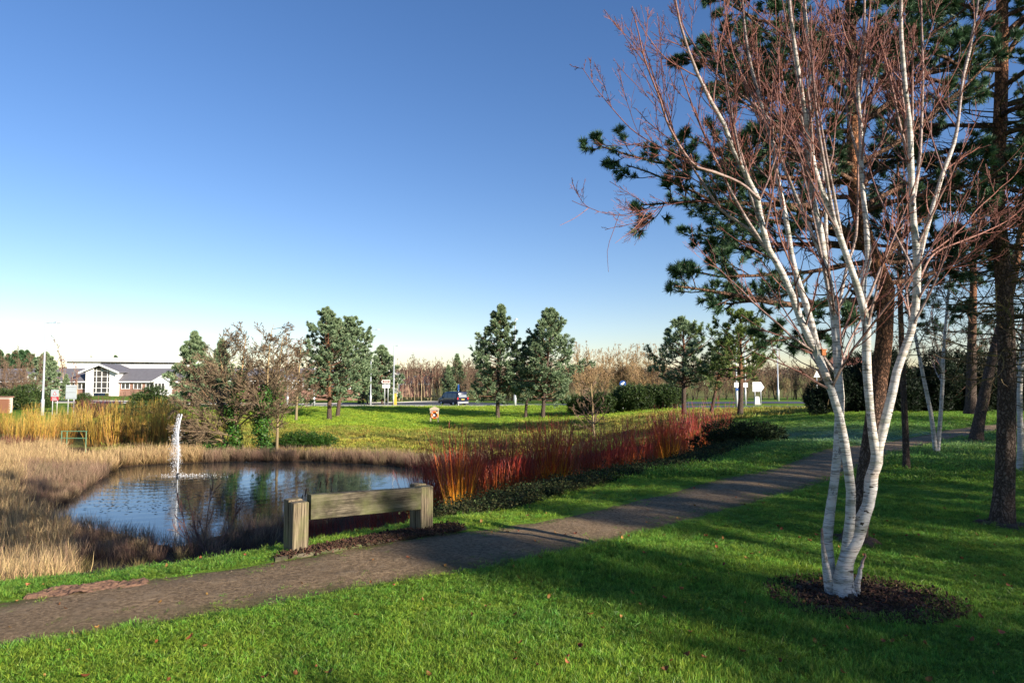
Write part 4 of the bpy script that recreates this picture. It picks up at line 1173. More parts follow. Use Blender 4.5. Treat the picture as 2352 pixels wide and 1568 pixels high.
def small_birch(px, py, D, stems, label):
    base = GD(px, D, py)
    b = MB(); tp, tr_ = [], []
    for pts, r in stems:
        L = resample(px_line(pts, D, D + .15), 20) - base
        d = L[-1] - L[-2]; d /= np.linalg.norm(d)
        f = np.linspace(0, 1, 20); rr = r * (1 - f) ** .8 + .006
        b.tubes(L[None], rr[None], 9, np.maximum(rr, .02)[None], None)
        tp.append(L); tr_.append(rr)
    A, AR = sprout(np.array(tp), np.array(tr_), 22, .25, .99, .6, .25, .5, .004, 6, .08, .06)
    B, BR = sprout(A, AR, 6, .2, 1, .6, .5, .7, .003, 5, .1, .02)
    tw = MB().tubes(A, AR, 4, AR).tubes(B, BR, 3, BR)
    t = thing("birch_tree", base, label, "tree")
    part(b.mesh("birch_trunk", M['birch'], True), "trunk", t); part(tw.mesh("birch_crown", M['birch']), "crown", t)
D5 = Zp(2150, 1043, 0)[1]
small_birch(2150, 1043, D5, [([(2150, 1048), (2140, 960), (2128, 900), (2108, 800), (2090, 700), (2075, 560), (2070, 420)], .046), ([(2153, 1048), (2160, 960), (2165, 880), (2167, 810), (2176, 700), (2190, 560), (2200, 430)], .043)],
            "small two-stemmed white birch beside the far bend of the path")
D6 = Zp(2342, 1085, 0)[1]
small_birch(2342, 1085, D6, [([(2342, 1090), (2344, 1000), (2342, 900), (2350, 780), (2362, 600), (2375, 400)], .05)], "single white birch stem half hidden behind the thick pine at right")

# ------------------------------------------------------------------ mid-distance pines
def put_pine(px, D, label, group=None, **kw):
    rz = kw.pop('rz', 0.0)
    g = GD(px, D)
    pr = proto_pine("pine", **kw)
    return plant(pr, "pine_tree", g - np.array([0, 0, .08]), label, "tree", group, rz)
put_pine(757, 68, "left tree of the leaning pine pair on the far bank, broad grey-green crown", H=11.2, cb=2.0, Rm=3.6, lean=(-0.3, 0), tr=.22, limbs=52, orange=.1)
put_pine(775, 72, "right tree of the leaning pine pair on the far bank, orange bark", H=10.6, cb=2.2, Rm=3.7, lean=(1.3, 0), tr=.20, limbs=50, orange=.1)
put_pine(1142, 72, "dense pine with brown trunk standing right of the lifebuoy board", H=12.1, cb=1.9, Rm=2.9, lean=(.3, 0), tr=.20, limbs=60, orange=.6)
put_pine(1207, 73, "thin pine with bent trunk between two larger pines on the bank", H=9.0, cb=2.6, Rm=2.1, lean=(.9, .3), tr=.14, limbs=36, orange=.6)
put_pine(1247, 71, "broad pine at the right end of the bank trio, branches reaching right", H=11.6, cb=1.9, Rm=3.7, lean=(.9, 0), tr=.21, limbs=56, orange=.6)
put_pine(1573, 50, "open-crowned pine rising behind the far end of the red dogwood", H=7.2, cb=2.0, Rm=2.7, lean=(-.1, 0), tr=.17, limbs=38, dens=.8, orange=.6, nl=.22, nw=.055)
put_pine(1631, 50, "small pine with a trunk leaning right, behind the red dogwood", H=5.8, cb=2.7, Rm=1.5, lean=(1.4, 0), tr=.12, limbs=24, dens=.8, orange=.2, nl=.22, nw=.055, needle='needle_yellow')
put_pine(1699, 45, "slender pine with orange trunk and sparse yellow-green crown near the road", H=7.0, cb=2.3, Rm=2.8, lean=(.2, 0), tr=.17, limbs=30, dens=.8, orange=.25, nl=.22, nw=.055, needle='needle_yellow')
FP = [proto_pine("far_pine%d" % i_, H=8.0, cb=.4, Rm=[2.3, 1.6, 2.5][i_], tr=.14, limbs=40, nw=.10, nl=.36, per=10) for i_ in range(3)]
for px, D, H, pi_, lb in [(442, 76, 8.3, 0, "bushy pine behind the bare alders, left one"), (505, 82, 8.0, 1, "narrow pine top showing above the bare alders"), (877, 106, 9.0, 2, "full pine behind the brown direction sign"),
                          (845, 108, 7.0, 0, "low pine behind the street lamp beside the pair of pines"), (1030, 118, 6.2, 1, "young pine among the bare saplings, left of two behind the van"),
                          (1050, 124, 8.2, 1, "young pine among the bare saplings, taller of two behind the van"), (100, 96, 6.8, 2, "rounded evergreen behind the tall street lamp at left"),
                          (150, 100, 3.8, 1, "small dark conifer in front of the slate-roofed wing at left")]:
    plant(FP[pi_], "pine_tree", GD(px, D) - np.array([0, 0, .08]), lb, "tree", None, px * .7, H / 8.0)
SP = [proto_pine("spruce" + str(i), H=9.5 + i, cb=.5, Rm=2.2, tr=.16, limbs=32, nw=.16, nl=.6, per=9, needle='needle') for i in range(2)]
for i, px in enumerate([-25, -5, 14, 30, 44, 58, 70, 84, 112, 205, 218, 262, 275, 296]):
    D = 186 + 8 * (i % 3) if px < 180 else 300
    g = GD(px, D)
    plant(SP[i % 2], "conifer_tree", g, "dark conifer in the row behind the slate roofs at left" if px < 180 else "dark conifer far behind the white warehouse roof", "tree", "conifers behind the left roofs" if px < 180 else "conifers behind the warehouse", rng.random() * 6, (.85 + .3 * rng.random()) * (1 if px < 180 else 1.1))

# pines outside the frame, between the lawn and the sun
OFF = [proto_pine("tall_pine" + str(i), H=11 + i, cb=3.4, Rm=3.0, tr=.2, limbs=40, dens=.9, nl=.2, nw=.06, per=10, needle='needle', dead=14) for i in range(2)]
for i, (x, y) in enumerate([(24.2, -11.6), (25.5, -6.2), (23.8, -1.6), (27.2, -.6), (25.8, 4.4), (30.4, 7.2), (31, 11.5), (38, 14), (36, 4)]):
    plant(OFF[i % 2], "pine_tree", (x, y, tz(x, y) - .05), "tall pine in the grove to the right, outside the picture", "tree", "pine grove beyond the right edge", i * 1.3, (.75, .75, .98) if i == 0 else .9 + .25 * rng.random())

# ------------------------------------------------------------------ bare trees
def ivy_col(line, D, base, r=.28, n=1400, size=.13):
    L = resample(px_line(line, D, D), 24) - base
    t = rng.integers(0, 24, n)
    v = nrm(rng.normal(size=(n, 3)))
    lump = .6 + .8 * np.abs(np.sin(np.arange(24) * 1.7 + rng.random() * 5))
    pos = L[t] + v * (r * lump[t] * (.5 + .5 * rng.random(n)))[:, None]
    m = MB(); leaves(m, pos, nrm(v + np.array([.3, -.3, .6]) + .5 * rng.normal(size=(n, 3))), size)
    return m
def alder(px, D, stems, label, ivy=None, n1=30, twig='twig', Lf=.34, n2=13, n3=10, ang=.95):
    base = GD(px, D)
    b, tw = MB(), MB(); tp, tr_ = [], []
    for pts, r in stems:
        L = resample(px_line(pts, D, D + .6 * rng.normal()), 16) - base
        L[0, 2] = min(L[0, 2], -.05)
        f = np.linspace(0, 1, 16); rr = r * (1 - f) ** .8 + .010
        b.tubes(L[None], rr[None], 7); tp.append(L); tr_.append(rr)
    A, AR = sprout(np.array(tp), np.array(tr_), n1, .12, .98, ang, Lf, .42, .014, 7, .08, .02)
    B, BR = sprout(A, AR, n2, .15, 1, .65, .46, .6, .011, 5, .12, .03)
    C, CR = sprout(B, BR, n3, .2, 1, .6, .5, .7, .009, 4, .15, .02)
    tw.tubes(A, AR, 4).tubes(B, BR, 3, np.full(B.shape[:2], .6)).ribbons(C, CR, np.full(C.shape[:2], .95))
    t = thing("alder_tree", base, label, "tree")
    part(b.mesh("alder_trunk", M['twig_gold'], True), "trunk", t); part(tw.mesh("alder_crown", M[twig]), "crown", t)
    if ivy is not None:
        m = MB()
        for ln, r, n in ivy: 
            q = ivy_col(ln, D - .15, base, r, n)
            m.v += q.v; m.a += q.a; m.b += q.b; m.q += [x + m.n for x in q.q]; m.n += q.n
        part(m.mesh("ivy", M['ivy']), "ivy", t)
alder(545, 43.5, [([(548, 1040), (540, 960), (548, 900), (556, 850), (560, 805), (565, 770)], .13), ([(530, 1030), (500, 990), (470, 962), (430, 940), (400, 915)], .08), ([(535, 1035), (505, 1010), (460, 1000), (415, 985)], .06), ([(540, 1000), (500, 940), (460, 890), (440, 850)], .07), ([(545, 960), (520, 880), (505, 820), (500, 780)], .07)],
      "wide bare alder with drooping left branches and ivy up its trunk", [([(548, 1040), (538, 990), (532, 940), (548, 890), (556, 850)], .42, 2600), ([(520, 1030), (470, 1036), (430, 1036)], .45, 1500)], n1=27, Lf=.50, n3=9)
alder(605, 43, [([(612, 1040), (606, 985), (612, 920), (616, 840), (622, 770), (630, 742)], .10)],
      "bare alder with a thick green ivy column, middle of the three alders", [([(614, 1040), (600, 985), (606, 945), (612, 900)], .50, 2800)], n1=40, Lf=.42)
alder(640, 45, [([(636, 1030), (638, 960), (640, 890), (643, 830), (650, 770)], .09)],
      "bare alder with pale upper trunk and reddish crown, nearest the pine pair", [([(637, 935), (640, 900), (641, 868)], .42, 900)], n1=40, twig='twig', Lf=.42)
alder(681, 64, [([(680, 968), (683, 900), (688, 840), (692, 780)], .13)], "bare reddish tree just left of the leaning pines", None, n1=40, twig='twig_brown', Lf=.36)
alder(1364, 40, [([(1365, 1010), (1362, 960), (1360, 915), (1358, 880)], .07)], "small dark bare tree in front of the evergreen shrubs", None, n1=20, twig='twig_brown', Lf=.62, n2=6, n3=5)
BA = [proto_bare("sapling%d" % i, 9.0, 1.7, 'twig_red', 1, .075, 20, 7, 6, .5, 'palebark', .3, trmin=.011) for i in range(3)]
BB = [proto_bare("bushy%d" % i, 8.0, 3.0, 'twig_brown', 4, .07, 12, 7, 9, .55, None, .12, trmin=.012) for i in range(3)]
BC = [proto_bare("golden%d" % i, 8.0, 3.2, 'twig_gold', 5, .07, 12, 7, 9, .5, None, .1, trmin=.012) for i in range(3)]
def wood(n, x0, x1, d0, d1, prs, name, label, group, s0, s1, cat="tree"):
    for i in range(n):
        px = x0 + (x1 - x0) * (i + rng.random()) / n; D = d0 + (d1 - d0) * rng.random()
        g = GD(px, D); g[2] -= .1
        plant(prs[i % len(prs)], name, g, label, cat, group, rng.random() * 6.28, s0 + (s1 - s0) * rng.random())
for x, y, s_ in [(17.1, -3.8, .95), (16.4, -8.1, .8), (20.5, -7.6, 1.0), (13.5, -1.2, .7)]:
    plant(BB[0], "bare_tree", (x, y, tz(x, y) - .1), "bare tree in the grove to the right, outside the picture", "tree", "bare trees beyond the right edge", x, s_)
wood(26, 908, 1025, 117, 128, BA, "birch_sapling", "slender bare birch sapling with pale trunk behind the van", "birch saplings behind the van", .62, .86)
wood(16, 930, 1095, 128, 140, BB, "bare_tree", "brown bare tree at the back of the birch thicket", "bare trees behind the birch thicket", .8, 1.0)
wood(20, 1060, 1345, 112, 130, BB, "bare_tree", "brown bare tree in the thicket behind the bank pines", "thicket behind the bank pines", .6, .95)
wood(15, 1325, 1520, 100, 118, BC, "willow_tree", "golden bare willow behind the evergreen shrubs", "golden willows behind the evergreen shrubs", .85, 1.1)
wood(30, 1490, 1930, 94, 112, BB, "hedge_tree", "low brown bare tree along the far side of the right road", "roadside hedge at right", .5, .78)
wood(9, 1640, 2000, 118, 130, BC, "hedge_tree", "pale bare tree behind the roadside hedge at right", "pale trees behind the roadside hedge", .5, .65)
wood(7, 112, 190, 103, 112, BA, "birch_sapling", "reddish bare birch in front of the left roofs", "reddish birches in front of the left roofs", .62, .75)
wood(1, 147, 149, 108, 109, BA, "birch_sapling", "tallest reddish bare birch above the left roofs", None, 1.12, 1.14)
wood(10, -40, 75, 80, 96, BB, "bare_tree", "brown bare tree at the far left beyond the road", "bare trees at far left", .45, .8)
wood(14, 255, 640, 86, 100, BB, "bare_tree", "low bare shrub in front of the right slate-roofed wing", "shrubs before the right wing", .18, .34, "shrub")

# far wooded hill
def far_wood():
    m = MB()
    n = 5200
    y = 400 + 450 * rng.random(n) ** .8
    x = (rng.random(n) * 2 - 1) * y * 1.05
    z = terr(x, y)
    h = 5 + 4 * rng.random(n)
    reps = 18
    c = np.repeat(np.column_stack([x, y, z + h * .5]), reps, 0)
    v = nrm(rng.normal(size=(n * reps, 3)))
    p = c + v * np.repeat(np.column_stack([h * .38, h * .38, h * .52]), reps, 0) * (.6 + .4 * rng.random((n * reps, 1)))
    s_ = np.repeat(h, reps) * .16
    d1 = nrm(rng.normal(size=p.shape)) * s_[:, None]; d2 = nrm(rng.normal(size=p.shape)) * s_[:, None]
    m.trim(np.stack([p, p + d1, p + d2], 1), None, np.repeat(rng.random(n), reps))
    tag(m.build("far_woodland", M['farwood']), "distant brown winter woodland along the horizon", "woodland", None, "stuff")
far_wood()

# ------------------------------------------------------------------ evergreen shrubs and hedge
BU = [proto_bush("evergreen%d" % i, 'yew', 4.2, 3.2, 2600, .17) for i in range(3)]
names = ["leftmost evergreen shrub of the clump behind the small dark bare tree", "second evergreen shrub from the left in the clump by the road", "evergreen shrub in the middle of the roadside clump, left of its tallest",
         "tallest bushy evergreen in the roadside clump", "evergreen shrub in the roadside clump, second from its right end", "rightmost evergreen shrub of the clump, beside the open-crowned pine"]
for i, (px, D, s_) in enumerate([(1340, 72, .85), (1385, 70, .95), (1430, 71, 1.0), (1470, 70, 1.08), (1512, 71, 1.0), (1545, 70, .92)]):
    plant(BU[i % 3], "evergreen_shrub", GD(px, D), names[i], "shrub", "evergreen shrubs by the road", i * 1.1, s_)
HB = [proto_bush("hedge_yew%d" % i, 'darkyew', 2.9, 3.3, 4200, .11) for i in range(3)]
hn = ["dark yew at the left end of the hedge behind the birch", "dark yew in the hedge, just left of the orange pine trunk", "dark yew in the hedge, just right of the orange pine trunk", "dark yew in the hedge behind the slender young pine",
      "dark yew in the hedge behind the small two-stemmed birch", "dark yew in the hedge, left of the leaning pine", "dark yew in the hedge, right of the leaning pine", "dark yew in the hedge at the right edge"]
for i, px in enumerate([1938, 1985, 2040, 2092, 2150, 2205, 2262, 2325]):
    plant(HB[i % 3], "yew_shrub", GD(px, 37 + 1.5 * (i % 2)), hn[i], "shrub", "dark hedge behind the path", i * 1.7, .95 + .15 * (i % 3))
plant(proto_bush("cone_yew", 'darkyew', 2.4, 2.3, 3000, .10, upright=1.4), "yew_shrub", GD(1888, 35), "separate rounded dark yew left of the hedge, beside the white birch", "shrub", None, 0, .85)
wood(8, 2000, 2420, 44, 52, BB, "bare_tree", "bare twiggy tree behind the dark hedge at right", "bare trees behind the dark hedge", .5, .7)
LB = [proto_bush("leafy%d" % i, 'yew', 2.6, 2.0, 1700, .13) for i in range(2)]
for px, D, s_, lb in [(52, 66, 1.25, "wide olive shrub left of the tall street lamp"), (88, 68, .9, "small olive shrub right behind the tall street lamp's foot"), (190, 70, .75, "low green shrub right of the grey sign back"),
                      (352, 60, 1.25, "green bush in front of the right slate-roofed wing"), (318, 64, .8, "smaller green bush left of the one before the right wing"), (12, 70, 1.0, "olive shrub behind the brick pier at far left")]:
    plant(LB[int(px) % 2], "leafy_shrub", GD(px, D), lb, "shrub", None, px, s_)
plant(proto_bush("bank_shrub", 'ivy', 4.2, 1.5, 2400, .10, upright=.3), "leafy_shrub", GD(712, 47.5), "low spreading green shrub on the far bank below the leaning pines", "shrub")
plant(proto_bush("dark_cover", 'cover', 2.8, 1.0, 2600, .07, upright=.2), "leafy_shrub", GD(1690, 20.5), "low dark shrub ending the dogwood row", "shrub")

# ------------------------------------------------------------------ dogwood and willow clumps
DW = [proto_stems("dogwood%d" % i, 'dogwood', 1.62, .6, 50, .34, .0060, 3) for i in range(4)]
DG = [proto_stems("gold_dogwood%d" % i, 'dogwood_gold', 1.7, .5, 80, .36, .0075, 2) for i in range(2)]
def clump(px, D, me, label, group, s_=1.0, name="dogwood_shrub", cat="shrub"):
    g = GD(px, D)
    o = bpy.data.objects.new(name, me); COL.objects.link(o)
    o.location = g; o.rotation_euler = (0, 0, rng.random() * 6.28); o.scale = (s_,) * 3
    return tag(o, label, cat, group)
clump(1052, 12.6, DG[0], "bright orange and yellow dogwood just beyond the bench's right end", None, .95)
clump(1275, 15.2, DG[1], "glowing orange dogwood in the middle of the red row", None, 1.05)
clump(1530, 20.0, DG[0], "orange dogwood towards the far end of the red row", None, 1.0)
row = [(1080, 13.2), (1300, 15.6), (1500, 19.2), (1640, 23.5)]
rpx, rD = zip(*row)
for i in range(50):
    f = (i + rng.random()) / 50
    px = 960 + (1655 - 960) * f
    off = [0, .9, 1.9, 2.9][i % 4] + rng.random() * .5
    D = np.interp(px, rpx, rD) + off
    clump(px + 6 * off, D, DW[i % 4], "red-stemmed dogwood in the thick row along the pond bank", "red dogwood row", .85 + .3 * rng.random())
for i in range(12):
    px = 700 + 26 * i + 10 * rng.random()
    clump(px, 19.5 - .45 * i + rng.random(), DW[i % 4], "thin red dogwood at the water's edge behind the bench", "thin dogwoods behind the bench", .55 + .2 * rng.random())
YW = [proto_stems("willow%d" % i, 'willow', 3.1, 1.0, 46, .20, .013, 2) for i in range(4)]
for i in range(44):
    px = 4 + 425 * (i + rng.random()) / 44
    D = 46.8 + 5.5 * rng.random()
    clump(px, D, YW[i % 4], "yellow-stemmed willow clump in the row behind the far reeds", "yellow willow row", (.72 if px < 230 else .9) * (.85 + .3 * rng.random()), "willow_shrub")
BRB = [proto_stems("bramble%d" % i, 'bramble', 1.3, .9, 110, .8, .011, 2) for i in range(2)]
for px, D, lb in [(6, 45.5, "dark red bramble clump at the far left edge"), (42, 45.2, "dark red bramble clump left of the green railing"), (75, 45.8, "small dark red bramble next to the green railing's left post")]:
    clump(px, D, BRB[px % 2], lb, None, .95, "bramble_shrub")
for px, D, lb in [(205, 58, "dark red dogwood below the slate roofs"), (238, 60, "dark red dogwood in front of the white gabled house")]:
    clump(px, D, BRB[px % 2], lb, None, 1.4, "bramble_shrub")
sap = proto_bare("waterside", 1.9, .9, 'twig_red', 4, .012, 9, 5, 3, .5, None, .1, trmin=.0022)
plant(sap, "bare_sapling", GD(475, 18.6), "bare reddish sapling standing at the near water's edge", "shrub", None, .5)

# ------------------------------------------------------------------ reeds, rushes, grass
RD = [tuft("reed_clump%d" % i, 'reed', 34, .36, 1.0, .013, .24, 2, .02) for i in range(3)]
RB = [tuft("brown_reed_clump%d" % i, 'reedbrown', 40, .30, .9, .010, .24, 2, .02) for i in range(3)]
sd_p = lambda x, y: poly_sd(POND, x, y)
def in_box(n, x0, x1, y0, y1): return x0 + (x1 - x0) * rng.random(n), y0 + (y1 - y0) * rng.random(n)
x, y = in_box(30000, -40, 12, 9, 50)
sdv = sd_p(x, y); bs_ = poly_sd(BASIN, x, y)
pxv = 1176 + 1568 * x / y
left = (x < -0.66 * y + .3) & (sdv < -0.7) & (bs_ > 1.2)
farb = (y > 24) & (sdv < -0.05) & (sdv > np.where(pxv < 470, -3.6, -1.9)) & (pxv < 1120) & ((y > 36) | (pxv < 400))
nearb = (y < 30) & (sdv < -.05) & (sdv > -2.6) & (pxv < 1000) & ~left
zz = terr(x, y)
tanm = (left & (rng.random(len(x)) < .9)) | (farb & (pxv < 470))
tan2 = tanm & ~((pxv > 60) & (pxv < 260) & (y > 24) & (y < 36))
pts = np.column_stack([x, y, zz])
sel = tan2 & (rng.random(len(x)) < .85)
sel_s = np.interp(y[sel], [11, 24], [.55, 1.0])
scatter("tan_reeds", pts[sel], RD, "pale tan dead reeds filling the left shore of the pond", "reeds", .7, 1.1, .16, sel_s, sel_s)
brm = (tanm & ~tan2 & (rng.random(len(x)) < .9)) | (farb & (pxv >= 470)) | (left & (rng.random(len(x)) < .08)) | (nearb & (rng.random(len(x)) < .55))
scl_n = np.where(nearb[brm], .72, 1.0)
scatter("brown_reeds", pts[brm], RB, "brown dead reeds and rushes fringing the pond", "reeds", .6, 1.0, .16, scl_n, scl_n)
# rush tussocks on the near bank
TU = [tuft("tussock%d" % i, 'tussock', 160, .10, .42, .005, .5, 2, .12) for i in range(2)]
tp = [GD(px, D) for px, D in [(115, 13.0), (150, 12.2), (250, 13.5), (268, 12.6), (60, 12.0), (30, 13.0), (330, 15.0), (520, 15.5), (-20, 12), (200, 16), (420, 17), (90, 15.5), (10, 15)]]
for i, g in enumerate(tp):
    me = TU[i % 2].data
    o = bpy.data.objects.new("rush_tussock", me); COL.objects.link(o); o.location = g; o.rotation_euler = (0, 0, i); o.scale = (1.1,) * 3
    tag(o, "straw-coloured rush tussock on the shaded near bank", "tussock", "rush tussocks on the near bank")
# cattails behind the bench
for px, D, h in [(700, 19, 1.5), (690, 18.6, 1.35), (741, 18.8, 1.75), (757, 19.2, 1.8), (726, 19, 1.7)]:
    g = GD(px, D)
    t = thing("cattail", g, "single dark cattail standing in the shallows behind the bench", "plant", "cattails behind the bench")
    L = np.array([[0, 0, -.05], [.02, 0, h * .5], [.05 + .1 * rng.random(), 0, h]])
    part(MB().tubes(resample(L, 6)[None], np.full((1, 6), .006), 4).mesh("cattail_stem", M['reedbrown']), "stem", t)
    a = L[2]
    part(MB().tubes(np.array([[a - [0.01, 0, .02], a + [0, 0, .02], a + [.02, 0, .16], a + [.03, 0, .19]]]), np.array([[.006, .016, .016, .004]]), 6).mesh("cattail_head", M['cattail'], True), "seed_head", t)
# lawn grass
def path_fringe():
    i = rng.integers(0, 300, 2600)
    side = rng.random(2600) < .5
    e = np.where(side[:, None], PATH_L[i], PATH_R[i]); o_ = np.where(side[:, None], PATH_R[i], PATH_L[i])
    d = (o_ - e); d /= np.linalg.norm(d, axis=1, keepdims=True)
    p = e + d * (.42 * rng.random((2600, 1)) ** 2.2) + .03 * rng.normal(size=(2600, 2))
    return p
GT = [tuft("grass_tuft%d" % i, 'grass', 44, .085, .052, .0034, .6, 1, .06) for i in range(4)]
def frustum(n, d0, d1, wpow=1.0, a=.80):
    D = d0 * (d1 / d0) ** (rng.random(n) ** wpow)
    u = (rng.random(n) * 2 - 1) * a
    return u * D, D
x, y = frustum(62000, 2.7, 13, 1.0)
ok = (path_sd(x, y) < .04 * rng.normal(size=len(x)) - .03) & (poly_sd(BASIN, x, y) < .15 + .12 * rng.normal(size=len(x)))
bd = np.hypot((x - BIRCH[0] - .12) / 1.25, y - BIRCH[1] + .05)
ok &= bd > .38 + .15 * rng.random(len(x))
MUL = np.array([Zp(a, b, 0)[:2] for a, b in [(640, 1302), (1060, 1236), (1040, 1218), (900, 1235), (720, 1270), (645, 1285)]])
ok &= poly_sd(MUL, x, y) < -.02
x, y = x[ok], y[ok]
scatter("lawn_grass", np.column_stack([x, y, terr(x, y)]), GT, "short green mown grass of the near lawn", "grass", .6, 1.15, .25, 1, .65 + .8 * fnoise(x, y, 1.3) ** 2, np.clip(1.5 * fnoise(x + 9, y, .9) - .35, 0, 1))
pf = path_fringe(); pf = pf[poly_sd(MUL, pf[:, 0], pf[:, 1]) < -.03]
scatter("path_edge_grass", np.column_stack([pf, terr(pf[:, 0], pf[:, 1]) - .012]), GT, "sparse grass and moss creeping onto the path edges", "grass", .25, .75, .3, 1, .6, rng.random(len(pf)))
STONES = []
for i in range(3):
    a_ = nrm(rng.normal(size=(8, 3)) * .3 + np.array([[x_, y_, z_] for z_ in (-1, 1) for x_, y_ in ((-1, -1), (1, -1), (1, 1), (-1, 1))])) * np.array([.016, .012, .009])
    STONES.append(bpy.data.objects.new("stone%d" % i, MB().add(a_, [[0, 3, 2, 1], [4, 5, 6, 7], [0, 1, 5, 4], [1, 2, 6, 5], [2, 3, 7, 6], [3, 0, 4, 7]], None, .5).mesh("stone%d" % i, leafy('path_stone', [(0, (.17, .125, .085)), (1, (.17, .125, .085))], .9, .1, 0, 'inst', .03, (.4, 1.7)))))
k_ = rng.integers(0, 300, 2600); f_ = rng.random((2600, 1))
ps = PATH_L[k_] * (1 - f_) + PATH_R[k_] * f_ + .05 * rng.normal(size=(2600, 2))
ps = ps[path_sd(ps[:, 0], ps[:, 1]) > .02][:1300]
scatter("path_stones", np.column_stack([ps, terr(ps[:, 0], ps[:, 1]) - .010]), STONES, "small stones and crumbs of earth strewn over the path", "stones", .2, .9, .5)
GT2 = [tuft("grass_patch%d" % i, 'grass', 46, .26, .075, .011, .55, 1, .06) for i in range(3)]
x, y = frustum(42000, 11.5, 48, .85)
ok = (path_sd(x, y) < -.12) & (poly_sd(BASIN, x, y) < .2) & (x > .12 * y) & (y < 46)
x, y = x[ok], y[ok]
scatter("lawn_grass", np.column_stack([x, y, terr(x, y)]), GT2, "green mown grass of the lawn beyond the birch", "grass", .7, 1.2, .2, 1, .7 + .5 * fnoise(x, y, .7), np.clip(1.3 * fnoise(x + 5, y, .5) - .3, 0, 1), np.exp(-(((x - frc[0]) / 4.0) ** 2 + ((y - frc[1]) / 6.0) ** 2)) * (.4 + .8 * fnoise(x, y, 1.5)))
GT3 = [tuft("bank_grass%d" % i, 'longgrass', 40, .5, .22, .028, .4, 1, .03) for i in range(3)]
GT4 = [tuft("far_lawn%d" % i, 'grass_painted_sun', 44, .6, .12, .030, .35, 1, .03) for i in range(3)]
x, y = in_box(16000, -28, 24, 38, 90)
roadn = np.interp(1176 + 1568 * x / y, [200, 700, 1050, 1250, 1450, 1600], [88, 93, 90.8, 87, 76, 65])
slope = (y < 61 + 3 * hnoise(x * .5, y * .5)) & (sd_p(x, y) < -1.4) & (poly_sd(BASIN, x, y) < 1)
far = (y > 57) & (y < roadn - .6)
scatter("bank_grass", np.column_stack([x, y, terr(x, y)])[slope], GT3, "longer olive grass on the slope of the far pond bank", "grass", .6, 1.3, .2, 1, 1, fnoise(x, y, .25)[slope])
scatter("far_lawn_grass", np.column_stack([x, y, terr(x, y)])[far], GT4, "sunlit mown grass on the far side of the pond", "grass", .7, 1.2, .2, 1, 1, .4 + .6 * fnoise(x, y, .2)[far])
# low dark ground cover below the dogwoods
CV = [None, None]
for i in range(2):
    m = MB(); n = 150
    pos = np.column_stack([rng.normal(size=(n, 2)) * .14, np.abs(rng.normal(size=n)) * .055])
    leaves(m, pos, nrm(rng.normal(size=(n, 3)) * .9 + np.array([0, 0, 1.0])), .03)
    CV[i] = bpy.data.objects.new("cover_clump%d" % i, m.mesh("cover_clump%d" % i, M['cover']))
x, y = in_box(60000, -3, 11, 8.4, 26)
b_ = poly_sd(BASIN, x, y); pxv = 1176 + 1568 * x / y
ok = (b_ > .05) & (b_ < 1.15) & (pxv > 985) & (pxv < 1740) & (line_dist(SH[3:], x, y) < 2.6)
x, y = x[ok][:3400], y[ok][:3400]
scatter("ground_cover", np.column_stack([x, y, terr(x, y) + .01]), CV, "dark low ground cover between lawn edge and dogwoods", "ground cover", .4, 1.0, .3)
# litter on the shaded near bank
LF = []
for i in range(3):
    m = MB()
    u = np.linspace(-1, 1, 5)
    w = .5 * np.sqrt(np.clip(1 - u ** 2, 0, 1)) + .02
    z = .18 * u ** 2 * (1 + .4 * i)
    V = np.concatenate([np.column_stack([u * .5, w * .6, z + .10]), np.column_stack([u * .5, w * 0, z]), np.column_stack([u * .5, -w * .6, z + .12])]) * .06
    q = [[j, j + 5, j + 6, j + 1] for j in range(4)] + [[j + 5, j + 10, j + 11, j + 6] for j in range(4)]
    m.add(V, q, None, .4 * i)
    LF.append(bpy.data.objects.new("dead_leaf%d" % i, m.mesh("dead_leaf%d" % i, M['deadleaf'])))
x, y = frustum(330, 3.0, 11, 1.0, .75)
x = np.where(rng.random(len(x)) < .4, np.abs(x), x)
ok = (poly_sd(BASIN, x, y) < 0)
x, y = x[ok], y[ok]
scatter("fallen_leaves", np.column_stack([x, y, terr(x, y) + np.where(path_sd(x, y) > 0, .0, .045)]), LF, "brown fallen leaves lying scattered on the lawn", "leaves", .35, .85, .55)
# mulch: chips at the bench and the birch foot
CH = []
for i in range(2):
    m = MB().box((0, 0, .008), (.05, .018, .010), .3 * i, .5).box((.03, .03, .012), (.03, .02, .012), 1.2, .2).box((-.03, .02, .006), (.04, .012, .008), 2.2, .9)
    CH.append(bpy.data.objects.new("chip%d" % i, m.mesh("chip%d" % i, M['chip'])))
pl = []
lo, hi = MUL.min(0), MUL.max(0)
x, y = in_box(16000, lo[0], hi[0], lo[1], hi[1]); ok = poly_sd(MUL, x, y) > -.05
pl.append(np.column_stack([x[ok], y[ok]])[:2400])
a = rng.random(2200) * 6.283; rr = .60 * np.sqrt(rng.random(2200))
pl.append(np.column_stack([BIRCH[0] + .12 + rr * np.cos(a) * 1.25, BIRCH[1] - .05 + rr * np.sin(a)]))
q = np.vstack(pl)
def soil_patch(poly, name, dz):
    poly = np.asarray(poly); n = len(poly); c = poly.mean(0)
    rings = [1.0, .8, .55, .3]
    m = MB(); V = []
    for k_, rr in enumerate(rings):
        w = c + (poly - c) * rr
        V.append(np.column_stack([w, terr(w[:, 0], w[:, 1]) + dz * (k_ > 0) + .008 * rng.random(n) - .006 * (k_ == 0)]))
    V.append([[c[0], c[1], tz(*c) + dz]])
    V = np.vstack(V)
    Q = [[k_ * n + i, k_ * n + (i + 1) % n, (k_ + 1) * n + (i + 1) % n, (k_ + 1) * n + i] for k_ in range(3) for i in range(n)]
    T = [[3 * n + i, 3 * n + (i + 1) % n, 4 * n] for i in range(n)]
    m.add(V, Q, T)
    return m
